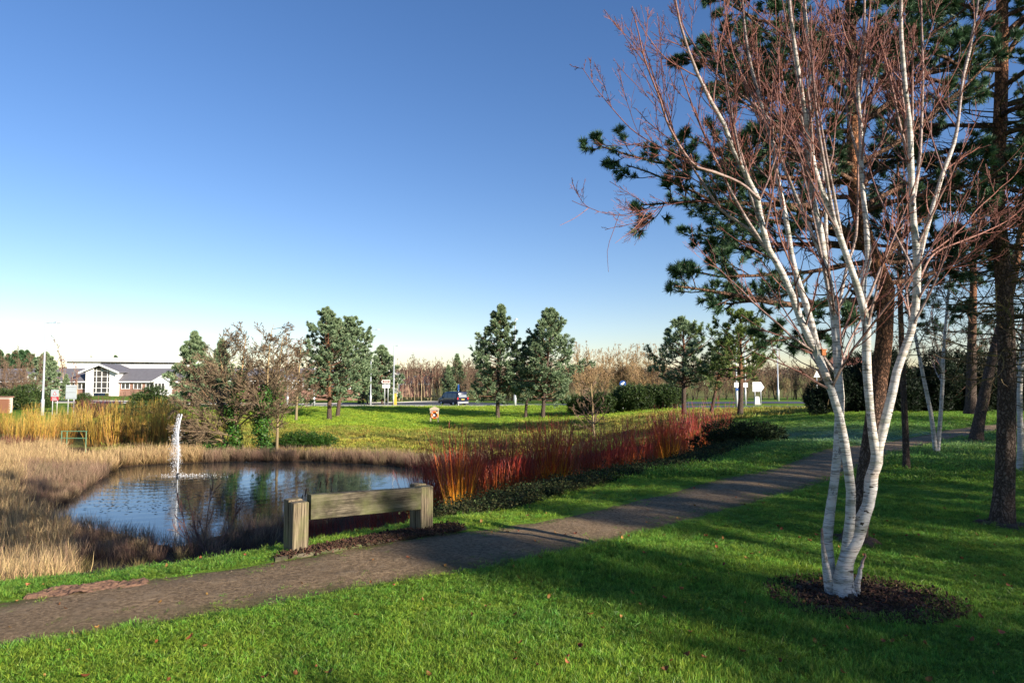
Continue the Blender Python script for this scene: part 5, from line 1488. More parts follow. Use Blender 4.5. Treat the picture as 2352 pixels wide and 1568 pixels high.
M['soil'] = plain('dark_mulch_soil', (0.06, 0.036, 0.024), .9, 0, .5, 30, .6)
M['redsoil'] = plain('red_brown_soil', (0.16, 0.088, 0.056), .9, 0, .45, 26, 1.0)
ang = np.linspace(0, 6.283, 28, endpoint=False)
bp = np.column_stack([BIRCH[0] + .12 + .62 * 1.2 * np.cos(ang) * (1 + .12 * rng.normal(size=28)), BIRCH[1] - .05 + .55 * np.sin(ang) * (1 + .12 * rng.normal(size=28))])
struct(soil_patch(bp, "mulch", .012).build("mulch_ring", M['soil'], None, True), "bare mulch ring at the foot of the white birch")
struct(soil_patch(smooth_poly(MUL, 40, True), "mulch", .012).build("mulch_strip", M['soil'], None, True), "strip of leaf mulch under the bench")
for px, py, rr in [(2306, 1204, .28), (1965, 1244, .24), (2240, 1016, .36)]:
    c = Zp(px, py, 0)[:2]
    struct(soil_patch(np.column_stack([c[0] + rr * np.cos(ang) * (1 + .15 * rng.normal(size=28)), c[1] + rr * np.sin(ang) * (1 + .15 * rng.normal(size=28))]), "mulch", .03).build("mulch_ring", M['soil'], None, True))
scatter("mulch_chips", np.column_stack([q, terr(q[:, 0], q[:, 1]) + .016]), CH, "dark leaf and bark litter at the bench and birch foot", "mulch", .3, .75, .6)
# molehill-like spilled red soil at the path's left edge
cs = Zp(205, 1366, 0)[:2]
sm = MB(); n = 64
gx2, gy2 = np.meshgrid(np.linspace(-1, 1, n), np.linspace(-1, 1, n))
ax = np.array([.80, .36]); ax /= np.linalg.norm(ax); ay = np.array([-ax[1], ax[0]])
wx = cs[0] + gx2 * .42 * ax[0] + gy2 * .17 * ay[0]; wy = cs[1] + gx2 * .42 * ax[1] + gy2 * .17 * ay[1]
rr = np.hypot(gx2, gy2) + .15 * np.interp(np.arctan2(gy2, gx2), np.linspace(-3.15, 3.15, 14), rng.normal(size=14))
hz = np.clip(1 - rr, -.5, 1) * .035 * (.5 + 1.1 * fnoise(wx, wy, 9.0)) + .03 * (fnoise(wx, wy, 24.0) - .55) * (rr < 1.05) - .03 * (rr >= 1.05)
idx = np.arange(n * n).reshape(n, n)
sm.add(np.dstack([wx, wy, terr(wx, wy) + hz]), np.stack([idx[:-1, :-1], idx[:-1, 1:], idx[1:, 1:], idx[1:, :-1]], -1).reshape(-1, 4))
tag(sm.build("soil_heap", M['redsoil'], None, True), "low heap of red-brown soil spilled on the path's left edge", "soil heap")
# dark floating debris on the pond
m = MB()
c = np.array([Zp(a, b, ZW)[:2] for a, b in [(560, 1122), (400, 1135), (320, 1148), (530, 1140), (300, 1120), (280, 1160), (360, 1170)]])
i = rng.integers(0, len(c), 420)
p = c[i] + rng.normal(size=(420, 2)) * np.array([1.5, .55])
ok = sd_p(p[:, 0], p[:, 1]) > .4
p = p[ok]
leaves(m, np.column_stack([p, np.full(len(p), ZW + .004)]), np.tile([0, 0, 1.0], (len(p), 1)), .10)
M['debris'] = plain('floating_debris', (.03, .035, .022), .6)
tag(m.build("floating_debris", M['debris']), "dark specks of floating leaves on the pond", "leaves", None, "stuff")

# ------------------------------------------------------------------ bench and edging board
def bench():
    A = Zp(672, 1286, 0)[:2]; B = Zp(967, 1236, 0)[:2]     # near lower corners of the two posts' front faces
    d = (B - A) / np.linalg.norm(B - A); nb = np.array([-d[1], d[0]])       # along, and away from the path
    rz = math.atan2(d[1], d[0])
    Lp = np.linalg.norm(B - A)
    w, dep = .155, .122
    zb = tz(*A)
    t = thing("bench", (A[0], A[1], zb), "low weathered timber bench of two posts and one beam beside the path", "bench", None, rz)
    h = .475
    def chamfer_box(x0, x1, y0, y1, z0, z1, c=.008):
        m = MB()
        xs = [x0, x0 + c, x1 - c, x1]; ys = [y0, y0 + c, y1 - c, y1]
        ring = [(xs[1], ys[0]), (xs[2], ys[0]), (xs[3], ys[1]), (xs[3], ys[2]), (xs[2], ys[3]), (xs[1], ys[3]), (xs[0], ys[2]), (xs[0], ys[1])]
        cx, cy = (x0 + x1) / 2, (y0 + y1) / 2
        def lay(z, s_): return [[cx + (a - cx) * (1 - s_ * c * 2 / (x1 - x0)), cy + (b - cy) * (1 - s_ * c * 2 / (y1 - y0)), z] for a, b in ring]
        V = lay(z0, 0) + lay(z1 - c, 0) + lay(z1, 1)
        Q = [[k * 8 + i, k * 8 + (i + 1) % 8, (k + 1) * 8 + (i + 1) % 8, (k + 1) * 8 + i] for k in (0, 1) for i in range(8)]
        T = [[16, 16 + i, 17 + i] for i in range(1, 7)] + [[0, i + 1, i] for i in range(1, 7)]
        return m.add(V, Q, T)
    for x0, hh in ((0, h), (Lp, h + .015)):
        chamfer_box(x0, x0 + w, 0, dep, -.15, hh).build("post", M['timber_v'], t)
        chamfer_box(x0 + .003, x0 + w - .004, dep + .012, 2 * dep + .012, -.15, hh + .012).build("post", M['timber_v'], t)
    # beam between the posts: front flush, slightly tilted
    m = MB(); c = .006
    x0, x1 = w + .022, Lp + .001
    zl, zr = (.298, .535), (.252, .483)
    def sec(x, z): 
        return [[x, .004 + c, z[0]], [x, .004, z[0] + c], [x, .004, z[1] - c], [x, .004 + c, z[1]], [x, .10, z[1]], [x, .105, z[1] - c], [x, .105, z[0] + c], [x, .10, z[0]]]
    V = sec(x0, zl) + sec(x1, zr)
    m.add(V, [[i, (i + 1) % 8, (i + 1) % 8 + 8, i + 8] for i in range(8)], [[0, i + 1, i] for i in range(1, 7)] + [[8, 8 + i, 9 + i] for i in range(1, 7)])
    m.build("beam", M['timber'], t)
    # timber edging board
    e0, e1 = Zp(630, 1306, 0)[:2], Zp(1060, 1236, 0)[:2]
    dd = (e1 - e0); L = np.linalg.norm(dd); rz2 = math.atan2(dd[1], dd[0])
    eb = thing("edging_board", (e0[0], e0[1], tz(*e0)), "thin timber edging board between path and bench mulch", "edging board", None, rz2)
    k = 3
    for j in range(k):
        o = MB().box((L * (j + .5) / k, .0, -.02 + .004 * (j % 2)), (L / k - .008, .024, .10), .006 * (j - 1)).build("board", M['timber'], eb)
bench()

# ------------------------------------------------------------------ fountain
def fountain():
    f = Zp(408, 1093, ZW)
    t = thing("fountain", f, "pond fountain throwing a thin bent jet of water", "fountain")
    MB().tubes(np.array([[[0, 0, -.3], [0, 0, .02], [0, 0, .16]]]), np.array([[.10, .09, .06]]), 10, cap=True).build("nozzle", M['rubber'], t)
    D = f[1]
    pts = [(408, 1090), (409, 1060), (410, 1030), (409, 1000), (410, 985), (413, 968), (417, 955), (418, 951)]
    L = resample(px_line(pts, D, D), 18) - f
    m = MB()
    r = np.interp(np.linspace(0, 1, 18), [0, .6, .85, 1], [.022, .03, .042, .03])
    m.tubes(L[None], r[None], 7, np.full((1, 18), .35), None)
    n = 3200
    i = rng.integers(6, 18, n)
    fall = rng.random(n) ** 1.6
    x = -.22 * (i - 6) / 12 - .30 * fall * rng.random(n) + .10 * rng.normal(size=n) * (.3 + fall)
    p = L[i] + np.column_stack([x + .05, .12 * rng.normal(size=n) * (.3 + fall), -fall * 1.4])
    p[:, 2] = np.abs(p[:, 2])
    s_ = .012 + .022 * rng.random(n)
    d1 = nrm(rng.normal(size=p.shape)) * s_[:, None]; d2 = nrm(rng.normal(size=p.shape)) * s_[:, None]; d3 = nrm(rng.normal(size=p.shape)) * s_[:, None]
    m.build("water_jet", M['jet'], t, True)
    sp = MB()
    for a_, b_ in ((d1, d2), (d2, d3), (d3, d1)): sp.trim(np.stack([p, p + a_, p + b_], 1), np.full((n, 3), .55))
    n2 = 500                              # splash on the surface
    q = np.column_stack([.5 + .75 * rng.normal(size=n2), .25 * rng.normal(size=n2), .01 + .10 * rng.random(n2) ** 2])
    e1 = nrm(rng.normal(size=q.shape)) * .035; e2 = nrm(rng.normal(size=q.shape)) * .035
    sp.trim(np.stack([q, q + e1, q + e2], 1), np.full((n2, 3), .4))
    s_o = sp.build("spray", M['jet'], t); s_o["kind"] = "stuff"
fountain()

# ------------------------------------------------------------------ lifebuoy station
def lifebuoy():
    g = GD(998, 66)
    t = thing("lifebuoy_board", g, "pale wooden lifebuoy board with pointed top on the far bank", "lifebuoy board")
    k = 66 / 1568.0
    w, h = 20 * k, 37 * k
    for s_ in (-1, 1):
        MB().box((s_ * (w / 2 - .06), 0, h * .40 - .1), (.11, .10, h * .80 + .2)).build("post", M['palewood'], t)
    MB().prism([[-w / 2 - .03, -.09, h * .76], [w / 2 + .03, -.09, h * .76], [w / 2 + .03, -.09, h * .87], [0, -.09, h], [-w / 2 - .03, -.09, h * .87]], (0, .18, 0)).build("gable_head", M['palewood'], t)
    MB().box((0, .06, h * .52), (w - .24, .03, h * .42)).build("back_board", plain('dark_board', (.10, .07, .06), .8), t)
    MB().box((-.06, .035, h * .66), (w * .55, .012, h * .12)).build("notice", plain('pink_notice', (.62, .35, .36), .5), t)
    MB().box((0, .035, h * .46), (w * .30, .012, h * .11)).build("notice", M['white'], t)
    # ring
    a = np.linspace(0, 2 * math.pi, 25)
    R0, r0 = .305, .085
    V, Q = [], []
    for i in range(24):
        for j in range(8):
            b = j * math.pi / 4
            V.append([(R0 + r0 * math.cos(b)) * math.cos(a[i]), -.06 + r0 * .8 * math.sin(b), h * .46 + (R0 + r0 * math.cos(b)) * math.sin(a[i])])
            Q.append([i * 8 + j, ((i + 1) % 24) * 8 + j, ((i + 1) % 24) * 8 + (j + 1) % 8, i * 8 + (j + 1) % 8])
    rb = thing("lifebuoy", g, "round orange lifebuoy hanging on the wooden board", "lifebuoy")
    MB().add(V, Q).build("ring", M['orange'], rb, True)
    for i in range(4):
        c = math.pi / 4 + i * math.pi / 2
        a2 = np.linspace(c - .13, c + .13, 4)
        V, Q = [], []
        for ii, aa in enumerate(a2):
            for j in range(8):
                b = j * math.pi / 4; r1 = r0 + .006
                V.append([(R0 + r1 * math.cos(b)) * math.cos(aa), -.06 + r1 * .8 * math.sin(b), h * .46 + (R0 + r1 * math.cos(b)) * math.sin(aa)])
                if ii < 3: Q.append([ii * 8 + j, (ii + 1) * 8 + j, (ii + 1) * 8 + (j + 1) % 8, ii * 8 + (j + 1) % 8])
        MB().add(V, Q).build("band", plain('reflective_band', (.75, .55, .45), .4), rb, True)
lifebuoy()

# ------------------------------------------------------------------ van
def van():
    D = 97.0
    g = GD(1040, D); g[2] += .03
    th = R(180 - 50)                     # heading: left and away
    t = thing("van", g, "dark blue passenger van driving away along the road", "van", None, th)
    # local x = forward; stations (x, roof z, half width low, half width top, bonnet?)
    zs = lambda top: [.32, .55, 1.02, None, None]
    st = [(-2.42, 1.80, .90, .80), (-2.36, 1.93, .94, .80), (-1.5, 1.97, .95, .80), (0.0, 1.97, .95, .80), (.75, 1.93, .95, .79), (1.15, 1.72, .95, .78), (1.55, 1.38, .95, .80), (1.75, 1.16, .94, .86), (2.3, 1.02, .90, .84), (2.45, .82, .84, .80)]
    m = MB(); V = []
    for x, zt, hl, ht in st:
        belt = min(1.05, zt - .10)
        prof = [(0, .30), (hl - .05, .30), (hl, .45), (hl, belt), (ht + (hl - ht) * .25, zt - .16 if zt > 1.3 else zt - .06), (ht - .06, zt - .03), (0, zt)]
        full = prof + [(-a, b) for a, b in prof[-2:0:-1]]
        V += [[x, a, b] for a, b in full]
    k = 12
    Q = [[i * k + j, i * k + (j + 1) % k, (i + 1) * k + (j + 1) % k, (i + 1) * k + j] for i in range(len(st) - 1) for j in range(k)]
    T = [[0, j + 1, j] for j in range(1, k - 1)] + [[(len(st) - 1) * k, (len(st) - 1) * k + j, (len(st) - 1) * k + j + 1] for j in range(1, k - 1)]
    m.add(V, Q, T).build("body", M['van'], t, True)
    for s_ in (-1, 1):
        for x0, x1 in ((-2.15, -1.15), (-1.08, -.05), (.02, .72)):
            y0, y1 = .965, .86
            MB().quadm(np.array([[[x0, s_ * y0, 1.10], [x1, s_ * y0, 1.10], [x1 - .02, s_ * y1, 1.74], [x0 + .02, s_ * y1, 1.74]]])).build("side_window", M['darkglass'], t)
        MB().quadm(np.array([[[.78, s_ * .965, 1.10], [1.42, s_ * .965, 1.12], [1.02, s_ * .862, 1.66], [.80, s_ * .862, 1.72]]])).build("side_window", M['darkglass'], t)
        MB().box((-2.415, s_ * .86, 1.03), (.05, .14, .28)).build("tail_light", plain('tail_light', (.62, .03, .04), .25), t)
        MB().box((1.15, s_ * 1.03, 1.12), (.10, .16, .18)).build("mirror", M['van'], t)
        for x in (-1.5, 1.5):
            wv = []
            w = bpy.data.objects.new("wheel", MB().tubes(np.array([[[x, s_ * .72, .33], [x, s_ * .74, .33], [x, s_ * .95, .33], [x, s_ * .97, .33]]]), np.array([[.28, .33, .33, .28]]), 20, cap=True).mesh("wheel", M['rubber']))
            COL.objects.link(w); w.parent = t
            MB().tubes(np.array([[[x, s_ * .965, .33], [x, s_ * .985, .33]]]), np.array([[.21, .19]]), 16, cap=True).build("rim", M['galv'], w)
    MB().quadm(np.array([[[-2.445, -.70, 1.18], [-2.445, .70, 1.18], [-2.405, .66, 1.74], [-2.405, -.66, 1.74]]])).build("rear_window", plain('rear_glass', (.22, .24, .26), .12, 0, .2, .5, 0, .8), t)
    MB().quadm(np.array([[[1.22, -.72, 1.70], [1.22, .72, 1.70], [1.70, .80, 1.25], [1.70, -.80, 1.25]]]) + np.array([.02, 0, .02])).build("windscreen", M['darkglass'], t)
    MB().box((-2.45, 0, .90), (.02, .52, .11)).build("number_plate", M['yellow'], t)
    MB().box((-2.45, 0, .47), (.10, 1.82, .24)).build("bumper", plain('grey_bumper', (.25, .26, .28), .4), t)
    for s_ in (-1, 1): MB().box((2.41, s_ * .62, .86), (.10, .34, .14)).build("headlight", M['white'], t)
van()

# ------------------------------------------------------------------ street lamps, signs, posts
def lamp(px, D, ytop, label, arm=1.0, head=.55, yellow=False, sgn=1, group=None, r=.085):
    g = GD(px, D)
    H = P(px, ytop, D)[2] - g[2]
    t = thing("street_lamp", g, label, "street lamp", group)
    MB().tubes(np.array([[[0, 0, -.1], [0, 0, 1.4], [0, 0, 1.45], [0, 0, H]]]), np.array([[r * 1.35, r * 1.35, r * .85, r * .55]]), 10, cap=True).build("pole", M['galv'], t, True)
    if arm:
        MB().tubes(np.array([[[0, 0, H - .04], [sgn * arm * .5, 0, H + .01], [sgn * arm, 0, H]]]), np.array([[.04, .035, .03]]), 6, cap=True).build("arm", M['galv'], t)
    m = MB()
    x0 = sgn * arm
    sec = lambda x, w, h: [[x, -w, H - h * .3], [x, w, H - h * .3], [x, w * .8, H + h * .6], [x, -w * .8, H + h * .6]]
    m.add(sec(x0, .06, .08) + sec(x0 + sgn * head * .4, .14, .16) + sec(x0 + sgn * head, .07, .08), [[0, 1, 5, 4], [1, 2, 6, 5], [2, 3, 7, 6], [3, 0, 4, 7], [4, 5, 9, 8], [5, 6, 10, 9], [6, 7, 11, 10], [7, 4, 8, 11], [0, 3, 2, 1], [8, 9, 10, 11]])
    m.build("lantern", M['galv'], t)
    return t
lamp(98, 60, 741, "tall street lamp with a right-hand arm, standing at far left by the two signs", .75, .55, r=.10)
lamp(851, 98, 757, "street lamp whose lantern shows above the right side of the leaning pines", .6, .7, r=.10)
lamp(904, 93.5, 794, "street lamp beside the yellow post at the road junction", .25, .7, sgn=1, r=.11)
lamp(1183, 88, 733, "white street lamp between the crowns of the bank pines", 0, .35, r=.13)
lamp(660, 90, 800, "pale street lamp partly hidden by the reddish bare tree", 0.3, .5, r=.11)
lamp(721, 92, 790, "pale street lamp behind the low branches of the leaning pines", 0.3, .5, r=.12)
lamp(1788, 86, 771, "slim street lamp right of the arrow-shaped sign", .2, .5, r=.10)
lamp(1573, 86, 760, "thin pole half hidden behind the open-crowned pine", 0, .3, r=.07)
def post_sign(name, px, D, y_top, y_bot, w_px, build, label, posts=(-.3, .3), pr=.035):
    g = GD(px, D); k = D / 1568.0
    z1 = P(px, y_top, D)[2] - g[2]; z0 = P(px, y_bot, D)[2] - g[2]; w = w_px * k
    t = thing(name, g, label, "sign")
    for q in posts:
        MB().tubes(np.array([[[q * w, .05, -.1], [q * w, .05, z1 - .03]]]), np.full((1, 2), pr), 8, cap=True).build("post", M['galv'], t, True)
    build(t, w, z0, z1)
    return t
def warn(t, w, z0, z1):
    h = z1 - z0
    MB().box((0, 0, (z0 + z1) / 2 + h * .18), (w, .02, h * .62)).build("white_panel", M['paintgrey'], t)
    MB().box((0, 0, z0 + h * .18), (w, .02, h * .36)).build("red_panel", M['red'], t)
    zc, s_ = z0 + h * .66, h * .17
    MB().prism([[-s_, -.025, zc - s_ * .8], [s_, -.025, zc - s_ * .8], [0, -.025, zc + s_]], (0, .012, 0)).build("triangle", M['red'], t)
    MB().prism([[-s_ * .55, -.030, zc - s_ * .55], [s_ * .55, -.030, zc - s_ * .55], [0, -.030, zc + s_ * .5]], (0, .012, 0)).build("triangle_field", M['white'], t)
    for i in range(3):
        MB().box((-.02 * i, -.014, z0 + h * (.08 + .1 * i)), (w * (.7 - .08 * i), .006, h * .035)).build("text_line", M['white'], t)
post_sign("warning_sign", 125, 60, 894.5, 920, 17.5, warn, "small notice with warning triangle over a red panel, on two posts")
def backsign(t, w, z0, z1):
    h = z1 - z0
    MB().box((0, .0, (z0 + z1) / 2), (w, .02, h)).build("panel", M['paintgrey'], t)
    for f in (.12, .5, .88): MB().box((0, -.03, z0 + h * f), (w * .96, .03, .05)).build("rail", M['galv'], t)
o = post_sign("road_sign", 162.5, 60.5, 884, 916, 25, backsign, "grey back of a square road sign right of the warning notice", (-.28, .24), .04)
def brown(t, w, z0, z1):
    h = z1 - z0
    MB().prism([[-w * .42, -.02, z0 + h * .55], [w / 2, -.02, z0 + h * .55], [w / 2, -.02, z1], [-w * .42, -.02, z1], [-w * .56, -.02, z0 + h * .775]], (0, .03, 0)).build("brown_panel", M['white'], t)
    MB().box((.02, -.026, z0 + h * .775), (w * .82, .01, h * .30)).build("brown_field", M['brownsign'], t)
    for i in range(2): MB().box((.02, -.034, z0 + h * (.71 + .12 * i)), (w * .6, .006, h * .05)).build("text_line", M['white'], t)
    MB().box((.03, 0, z0 + h * .22), (w * .92, .03, h * .42)).build("white_panel", M['white'], t)
post_sign("direction_sign", 886, 93.2, 872, 891, 19, brown, "brown and white direction sign on two posts left of the junction lamp", (-.15, .25), .05)
def arrow(t, w, z0, z1):
    h = z1 - z0
    MB().prism([[-w / 2, 0, z0], [w * .22, 0, z0], [w / 2, 0, z0 + h * .45], [w * .22, 0, z1], [-w / 2, 0, z1]], (0, .03, 0)).build("panel", M['white'], t)
post_sign("direction_sign", 1743, 74, 877, 899, 27, arrow, "white arrow-shaped direction sign seen from behind, pointing right", (-.30, .20), .045)
def tri(t, w, z0, z1):
    MB().prism([[-w / 2, 0, z0], [w / 2, 0, z0], [0, 0, z1]], (0, .03, 0)).build("panel", M['white'], t)
post_sign("road_sign", 1878, 84, 851, 866, 15, tri, "triangular road sign seen just left of the white birch", (0,), .04)
def small(t, w, z0, z1):
    h = z1 - z0
    MB().box((0, -.05, z0 + h * .72), (w, .03, h * .55)).build("panel", M['white'], t)
    MB().tubes(np.array([[[0, -.10, z0 + h * .2], [0, -.07, z0 + h * .2]]]), np.full((1, 2), w * .28), 16, cap=True).build("roundel", M['bluesign'], t)
def small2(t, w, z0, z1):
    MB().box((0, -.05, (z0 + z1) / 2), (w, .03, z1 - z0)).build("panel", M['white'], t)
s1 = post_sign("traffic_sign", 1693, 63.5, 878, 898, 12, small, "small white sign with blue roundel on a thick white post", (0,), .12)
s2 = post_sign("traffic_sign", 1713, 73, 879, 889, 10, small2, "small white plate on a white post left of the arrow sign", (0,), .09)
for s_, top, px, D in ((s1, 820, 1693, 63.5), (s2, 790, 1713, 73)):
    z = P(px, top, D)[2] - s_.location[2]
    MB().tubes(np.array([[[0, .05, 1.5], [0, .05, z]]]), np.array([[.09, .05]]), 8, cap=True).build("pole", M['galv'], s_, True)
g = GD(1739, 73.5)
t = thing("bollard", g, "white traffic bollard under the arrow-shaped sign", "bollard")
MB().box((0, 0, .08), (.62, .42, .16)).build("base", M['kerb'], t)
MB().box((0, 0, .50), (.52, .34, .70), 0, 0, None, .8).build("body", M['white'], t)
MB().box((0, 0, .87), (.40, .26, .06), 0, 0, None, .7).build("cap", M['white'], t)
g = GD(908, 92.8)
t = thing("marker_post", g, "short pale yellow post at the foot of the junction lamp", "post")
MB().box((0, 0, .75), (.36, .30, 1.7), 0, 0, None, .88).build("body", M['yellow'], t)
MB().box((0, 0, 1.64), (.38, .32, .08), 0, 0, None, .7).build("cap", M['yellow'], t)
g = GD(1431, 76)
t = thing("traffic_sign", g, "blue round sign peeping above the evergreen shrubs", "sign")
z = P(1431, 881, 76)[2] - g[2]
MB().tubes(np.array([[[0, .05, -.1], [0, .05, z + .2]]]), np.full((1, 2), .045), 8, cap=True).build("post", M['galv'], t)
MB().tubes(np.array([[[0, -.02, z], [0, .02, z]]]), np.full((1, 2), .36), 20, cap=True).build("panel", M['bluesign'], t)
MB().prism([[-.25, -.035, z - .02], [-.05, -.035, z - .2], [.22, -.035, z + .16], [.12, -.035, z + .24]], (0, .012, 0)).build("arrow", M['white'], t)
g = GD(1053, 99)
t = thing("road_sign", g, "narrow blue sign on a post above the van", "sign")
z = P(1053, 882, 99)[2] - g[2]
MB().tubes(np.array([[[0, .05, -.1], [0, .05, z]]]), np.full((1, 2), .05), 8, cap=True).build("post", M['galv'], t)
MB().box((0, 0, z - .5), (.22, .03, .9)).build("panel", M['bluesign'], t)
# green railing by the willows
g = GD(160, 45.0)
t = thing("railing", g, "small green metal railing among the yellow willows", "railing")
k = 45 / 1568.0
w, z0, z1 = 42 * k, .28, .78
zt = P(160, 990, 45)[2] - g[2]; zl = P(160, 1006, 45)[2] - g[2]
for zz_ in (zl, zt): MB().tubes(np.array([[[-.5, 0, zz_], [w, 0, zz_]]]), np.full((1, 2), .028), 8, cap=True).build("rail", M['greenrail'], t)
for xx in (-.45, -.1, w - .05): MB().tubes(np.array([[[xx, 0, -.15], [xx, 0, zt + .02]]]), np.full((1, 2), .03), 8, cap=True).build("post", M['greenrail'], t)
# staked tree guards beyond the road
for px, lb in ((828, "left timber tree guard beyond the road behind the pine pair"), (838, "right timber tree guard beyond the road behind the pine pair")):
    g = GD(px, 108)
    t = thing("tree_guard", g, lb, "tree guard")
    for s_ in (-.35, .35): MB().tubes(np.array([[[s_, 0, -.1], [s_, 0, 1.35]]]), np.full((1, 2), .06), 6, cap=True).build("stake", M['stake'], t)
    MB().box((0, 0, 1.2), (.8, .05, .10)).build("crossbar", M['stake'], t)
# brick pier at the left edge
g = GD(8, 62)
t = thing("brick_pier", g, "orange brick pier at the extreme left edge", "pier")
bw, bh = .215, .075
bme = MB().box((0, 0, 0), (bw - .012, .10, bh - .012)).mesh("brick", plain('orange_brick', (.30, .13, .075), .85, 0, .3, 4))
MB().box((0, .06, .65), (1.28, .40, 1.5)).build("mortar_core", plain('mortar', (.5, .45, .38), .9), t)
for r_ in range(17):
    for c_ in range(6):
        o = part(bme, "brick", t); o.location = (-.54 + c_ * bw + (.5 * bw * (r_ % 2)) - .05, -.16, -.02 + r_ * bh + bh / 2)
MB().box((0, .06, 1.44), (1.42, .54, .10)).build("coping", M['brick'], t)
# orange nest tag on a thin stem by the birch
g = P(1893, 807, 5.9)
tag(MB().box((0, 0, 0), (.036, .03, .04), .3).box((0, .0, .024), (.046, .04, .008), .3).build("bird_box", M['orangetag'], None, False), "tiny orange box fixed to the birch's leaning stem", "box").location = P(1890, 810, 5.30)

# ------------------------------------------------------------------ buildings
def quad_panel(m, x0, x1, z0, z1, y): m.quadm(np.array([[[x0, y, z0], [x1, y, z0], [x1, y, z1], [x0, y, z1]]]))
def white_house():
    D = 125.0; k = D / 1568.0
    ZX = lambda zx: (zx * .2148 - 231) * k           # zoom-1 column to local metres (gable axis at 0)
    g = np.array([X(231, D), D, tz(X(231, D), D)])
    zv = lambda y: P(231, y, D)[2] - g[2]
    zz1 = lambda zy: zv(704.4 + zy * .2148)
    t = thing("house", g, "white house with a tall glazed gable and long slate-roofed wings", "house")
    xl, xr = ZX(905), ZX(1245); ze, za = zz1(688), zz1(618)
    gl, gr = ZX(985), ZX(1160)
    dep = 6.0
    slope = (za - ze) / (0 - xl)
    ztop = lambda x: za - abs(x) * slope - .12
    wl = MB()                                        # gable front left and right of the glazing
    for a, b in ((xl, gl), (gr, xr)):
        wl.prism([[a, 0, -.3], [b, 0, -.3], [b, 0, ztop(b)], [a, 0, ztop(a)]], (0, .3, 0))
    wl.box((xl + .15, dep / 2, (ze - .3) / 2), (.3, dep - .7, ze + .3)).box((xr - .15, dep / 2, (ze - .3) / 2), (.3, dep - .7, ze + .3))
    wl.build("wall", M['render'], t)
    rf = MB()
    ov = .9
    for s_ in (-1, 1):
        x1 = s_ * (abs(xl) + .75); z1 = za - abs(x1) * slope + .05
        rf.prism([[0, -ov, za + .05], [x1, -ov, z1], [x1, dep, z1], [0, dep, za + .05]], (0, 0, .12))
    ro = rf.build("roof", M['slate'], t)
    for s_ in (-1, 1):
        x1 = s_ * (abs(xl) + .78); z1 = za - abs(x1) * slope
        MB().prism([[0, -ov - .05, za - .18], [x1, -ov - .05, z1 - .18], [x1, -ov - .05, z1 + .16], [0, -ov - .05, za + .16]], (0, .045, 0)).build("bargeboard", M['white'], ro)
    cols = [gl, ZX(1018), ZX(1075), ZX(1135), gr]
    rows = [zz1(918), zz1(868), zz1(806), zz1(746), zz1(684)]
    fr = MB()
    for x in cols: fr.box((x, .10, (ztop(x) + rows[0]) / 2), (.10, .12, ztop(x) - rows[0]))
    for z in rows: fr.box(((gl + gr) / 2, .09, z), (gr - gl + .1, .13, .10))
    fo = fr.build("glazed_gable_frame", M['white'], t)
    for i in range(4):
        for j in range(5):
            a, b = cols[i] + .05, cols[i + 1] - .05
            z0 = rows[j] + .05
            if j < 4:
                z1a = z1b = rows[j + 1] - .05
            else:
                z1a, z1b = ztop(a) - .05, ztop(b) - .05
            if min(z1a, z1b) < z0 + .03: continue
            MB().quadm(np.array([[[a, .12, z0], [b, .12, z0], [b, .12, z1b], [a, .12, z1a]]])).build("pane", M['darkglass'], fo)
    # wings
    ew = zz1(797); rw = zz1(655)
    for a, b, nm in ((ZX(-300), xl - .02, 0), (xr + .02, ZX(1905), 1)):
        wm = MB().box(((a + b) / 2, 3.2, ew / 2 - .15), (b - a, 5.0, ew + .3)).build("wing_wall", M['brick'], t)
        MB().prism([[a - .3, .1, ew], [a - .3, 6.6, ew], [a - .3, 3.4, rw]], (b - a + .3 - .3 * nm + .3 * nm, 0, 0)).build("wing_roof", M['slate'], t)
        MB().box(((a + b) / 2, .12, ew - .09), (b - a, .10, .20)).build("fascia", M['white'], t)
        n = int((b - a) / 1.9)
        for i in range(n):
            xc = a + (i + .5) * (b - a) / n
            wf = MB()
            w_, z0, z1 = .75, ew - 1.35, ew - .35
            for xx in (-w_, -w_ * .05, w_): wf.box((xc + xx, .66, (z0 + z1) / 2), (.09, .10, z1 - z0))
            for z in (z0, z1): wf.box((xc, .655, z), (w_ * 2 + .09, .11, .09))
            wo_ = wf.build("window", M['white'], wm)
            for s_ in (-1, 1):
                pn = MB(); quad_panel(pn, xc + (s_ * w_ / 2) - w_ * .46, xc + (s_ * w_ / 2) + w_ * .46, z0 + .04, z1 - .04, .69); pn.build("pane", M['darkglass'], wm)
    for x0, x1, xa in ((ZX(1625), ZX(1835), ZX(1735)), (ZX(215), ZX(430), ZX(322))):
        zg = zz1(738)
        pg = MB().prism([[x0 + .3, -.25, -.3], [x1 - .3, -.25, -.3], [x1 - .3, -.25, ew - .1], [xa, -.25, zg - .15], [x0 + .3, -.25, ew - .1]], (0, .8, 0)).build("porch_gable", M['render'], t)
        for s_, xe in ((-1, x0), (1, x1)):
            MB().prism([[xa, -.5, zg - .1], [xe, -.5, ew - .2], [xe, -.5, ew + .05], [xa, -.5, zg + .15]], (0, 1.1, 0)).build("porch_roof", M['white'], pg)
        for i in range(3):
            pn = MB(); quad_panel(pn, x0 + .55 + i * .62, x0 + 1.0 + i * .62, ew - 1.6, ew - .35, -.27); pn.build("porch_pane", M['darkglass'], pg)
white_house()
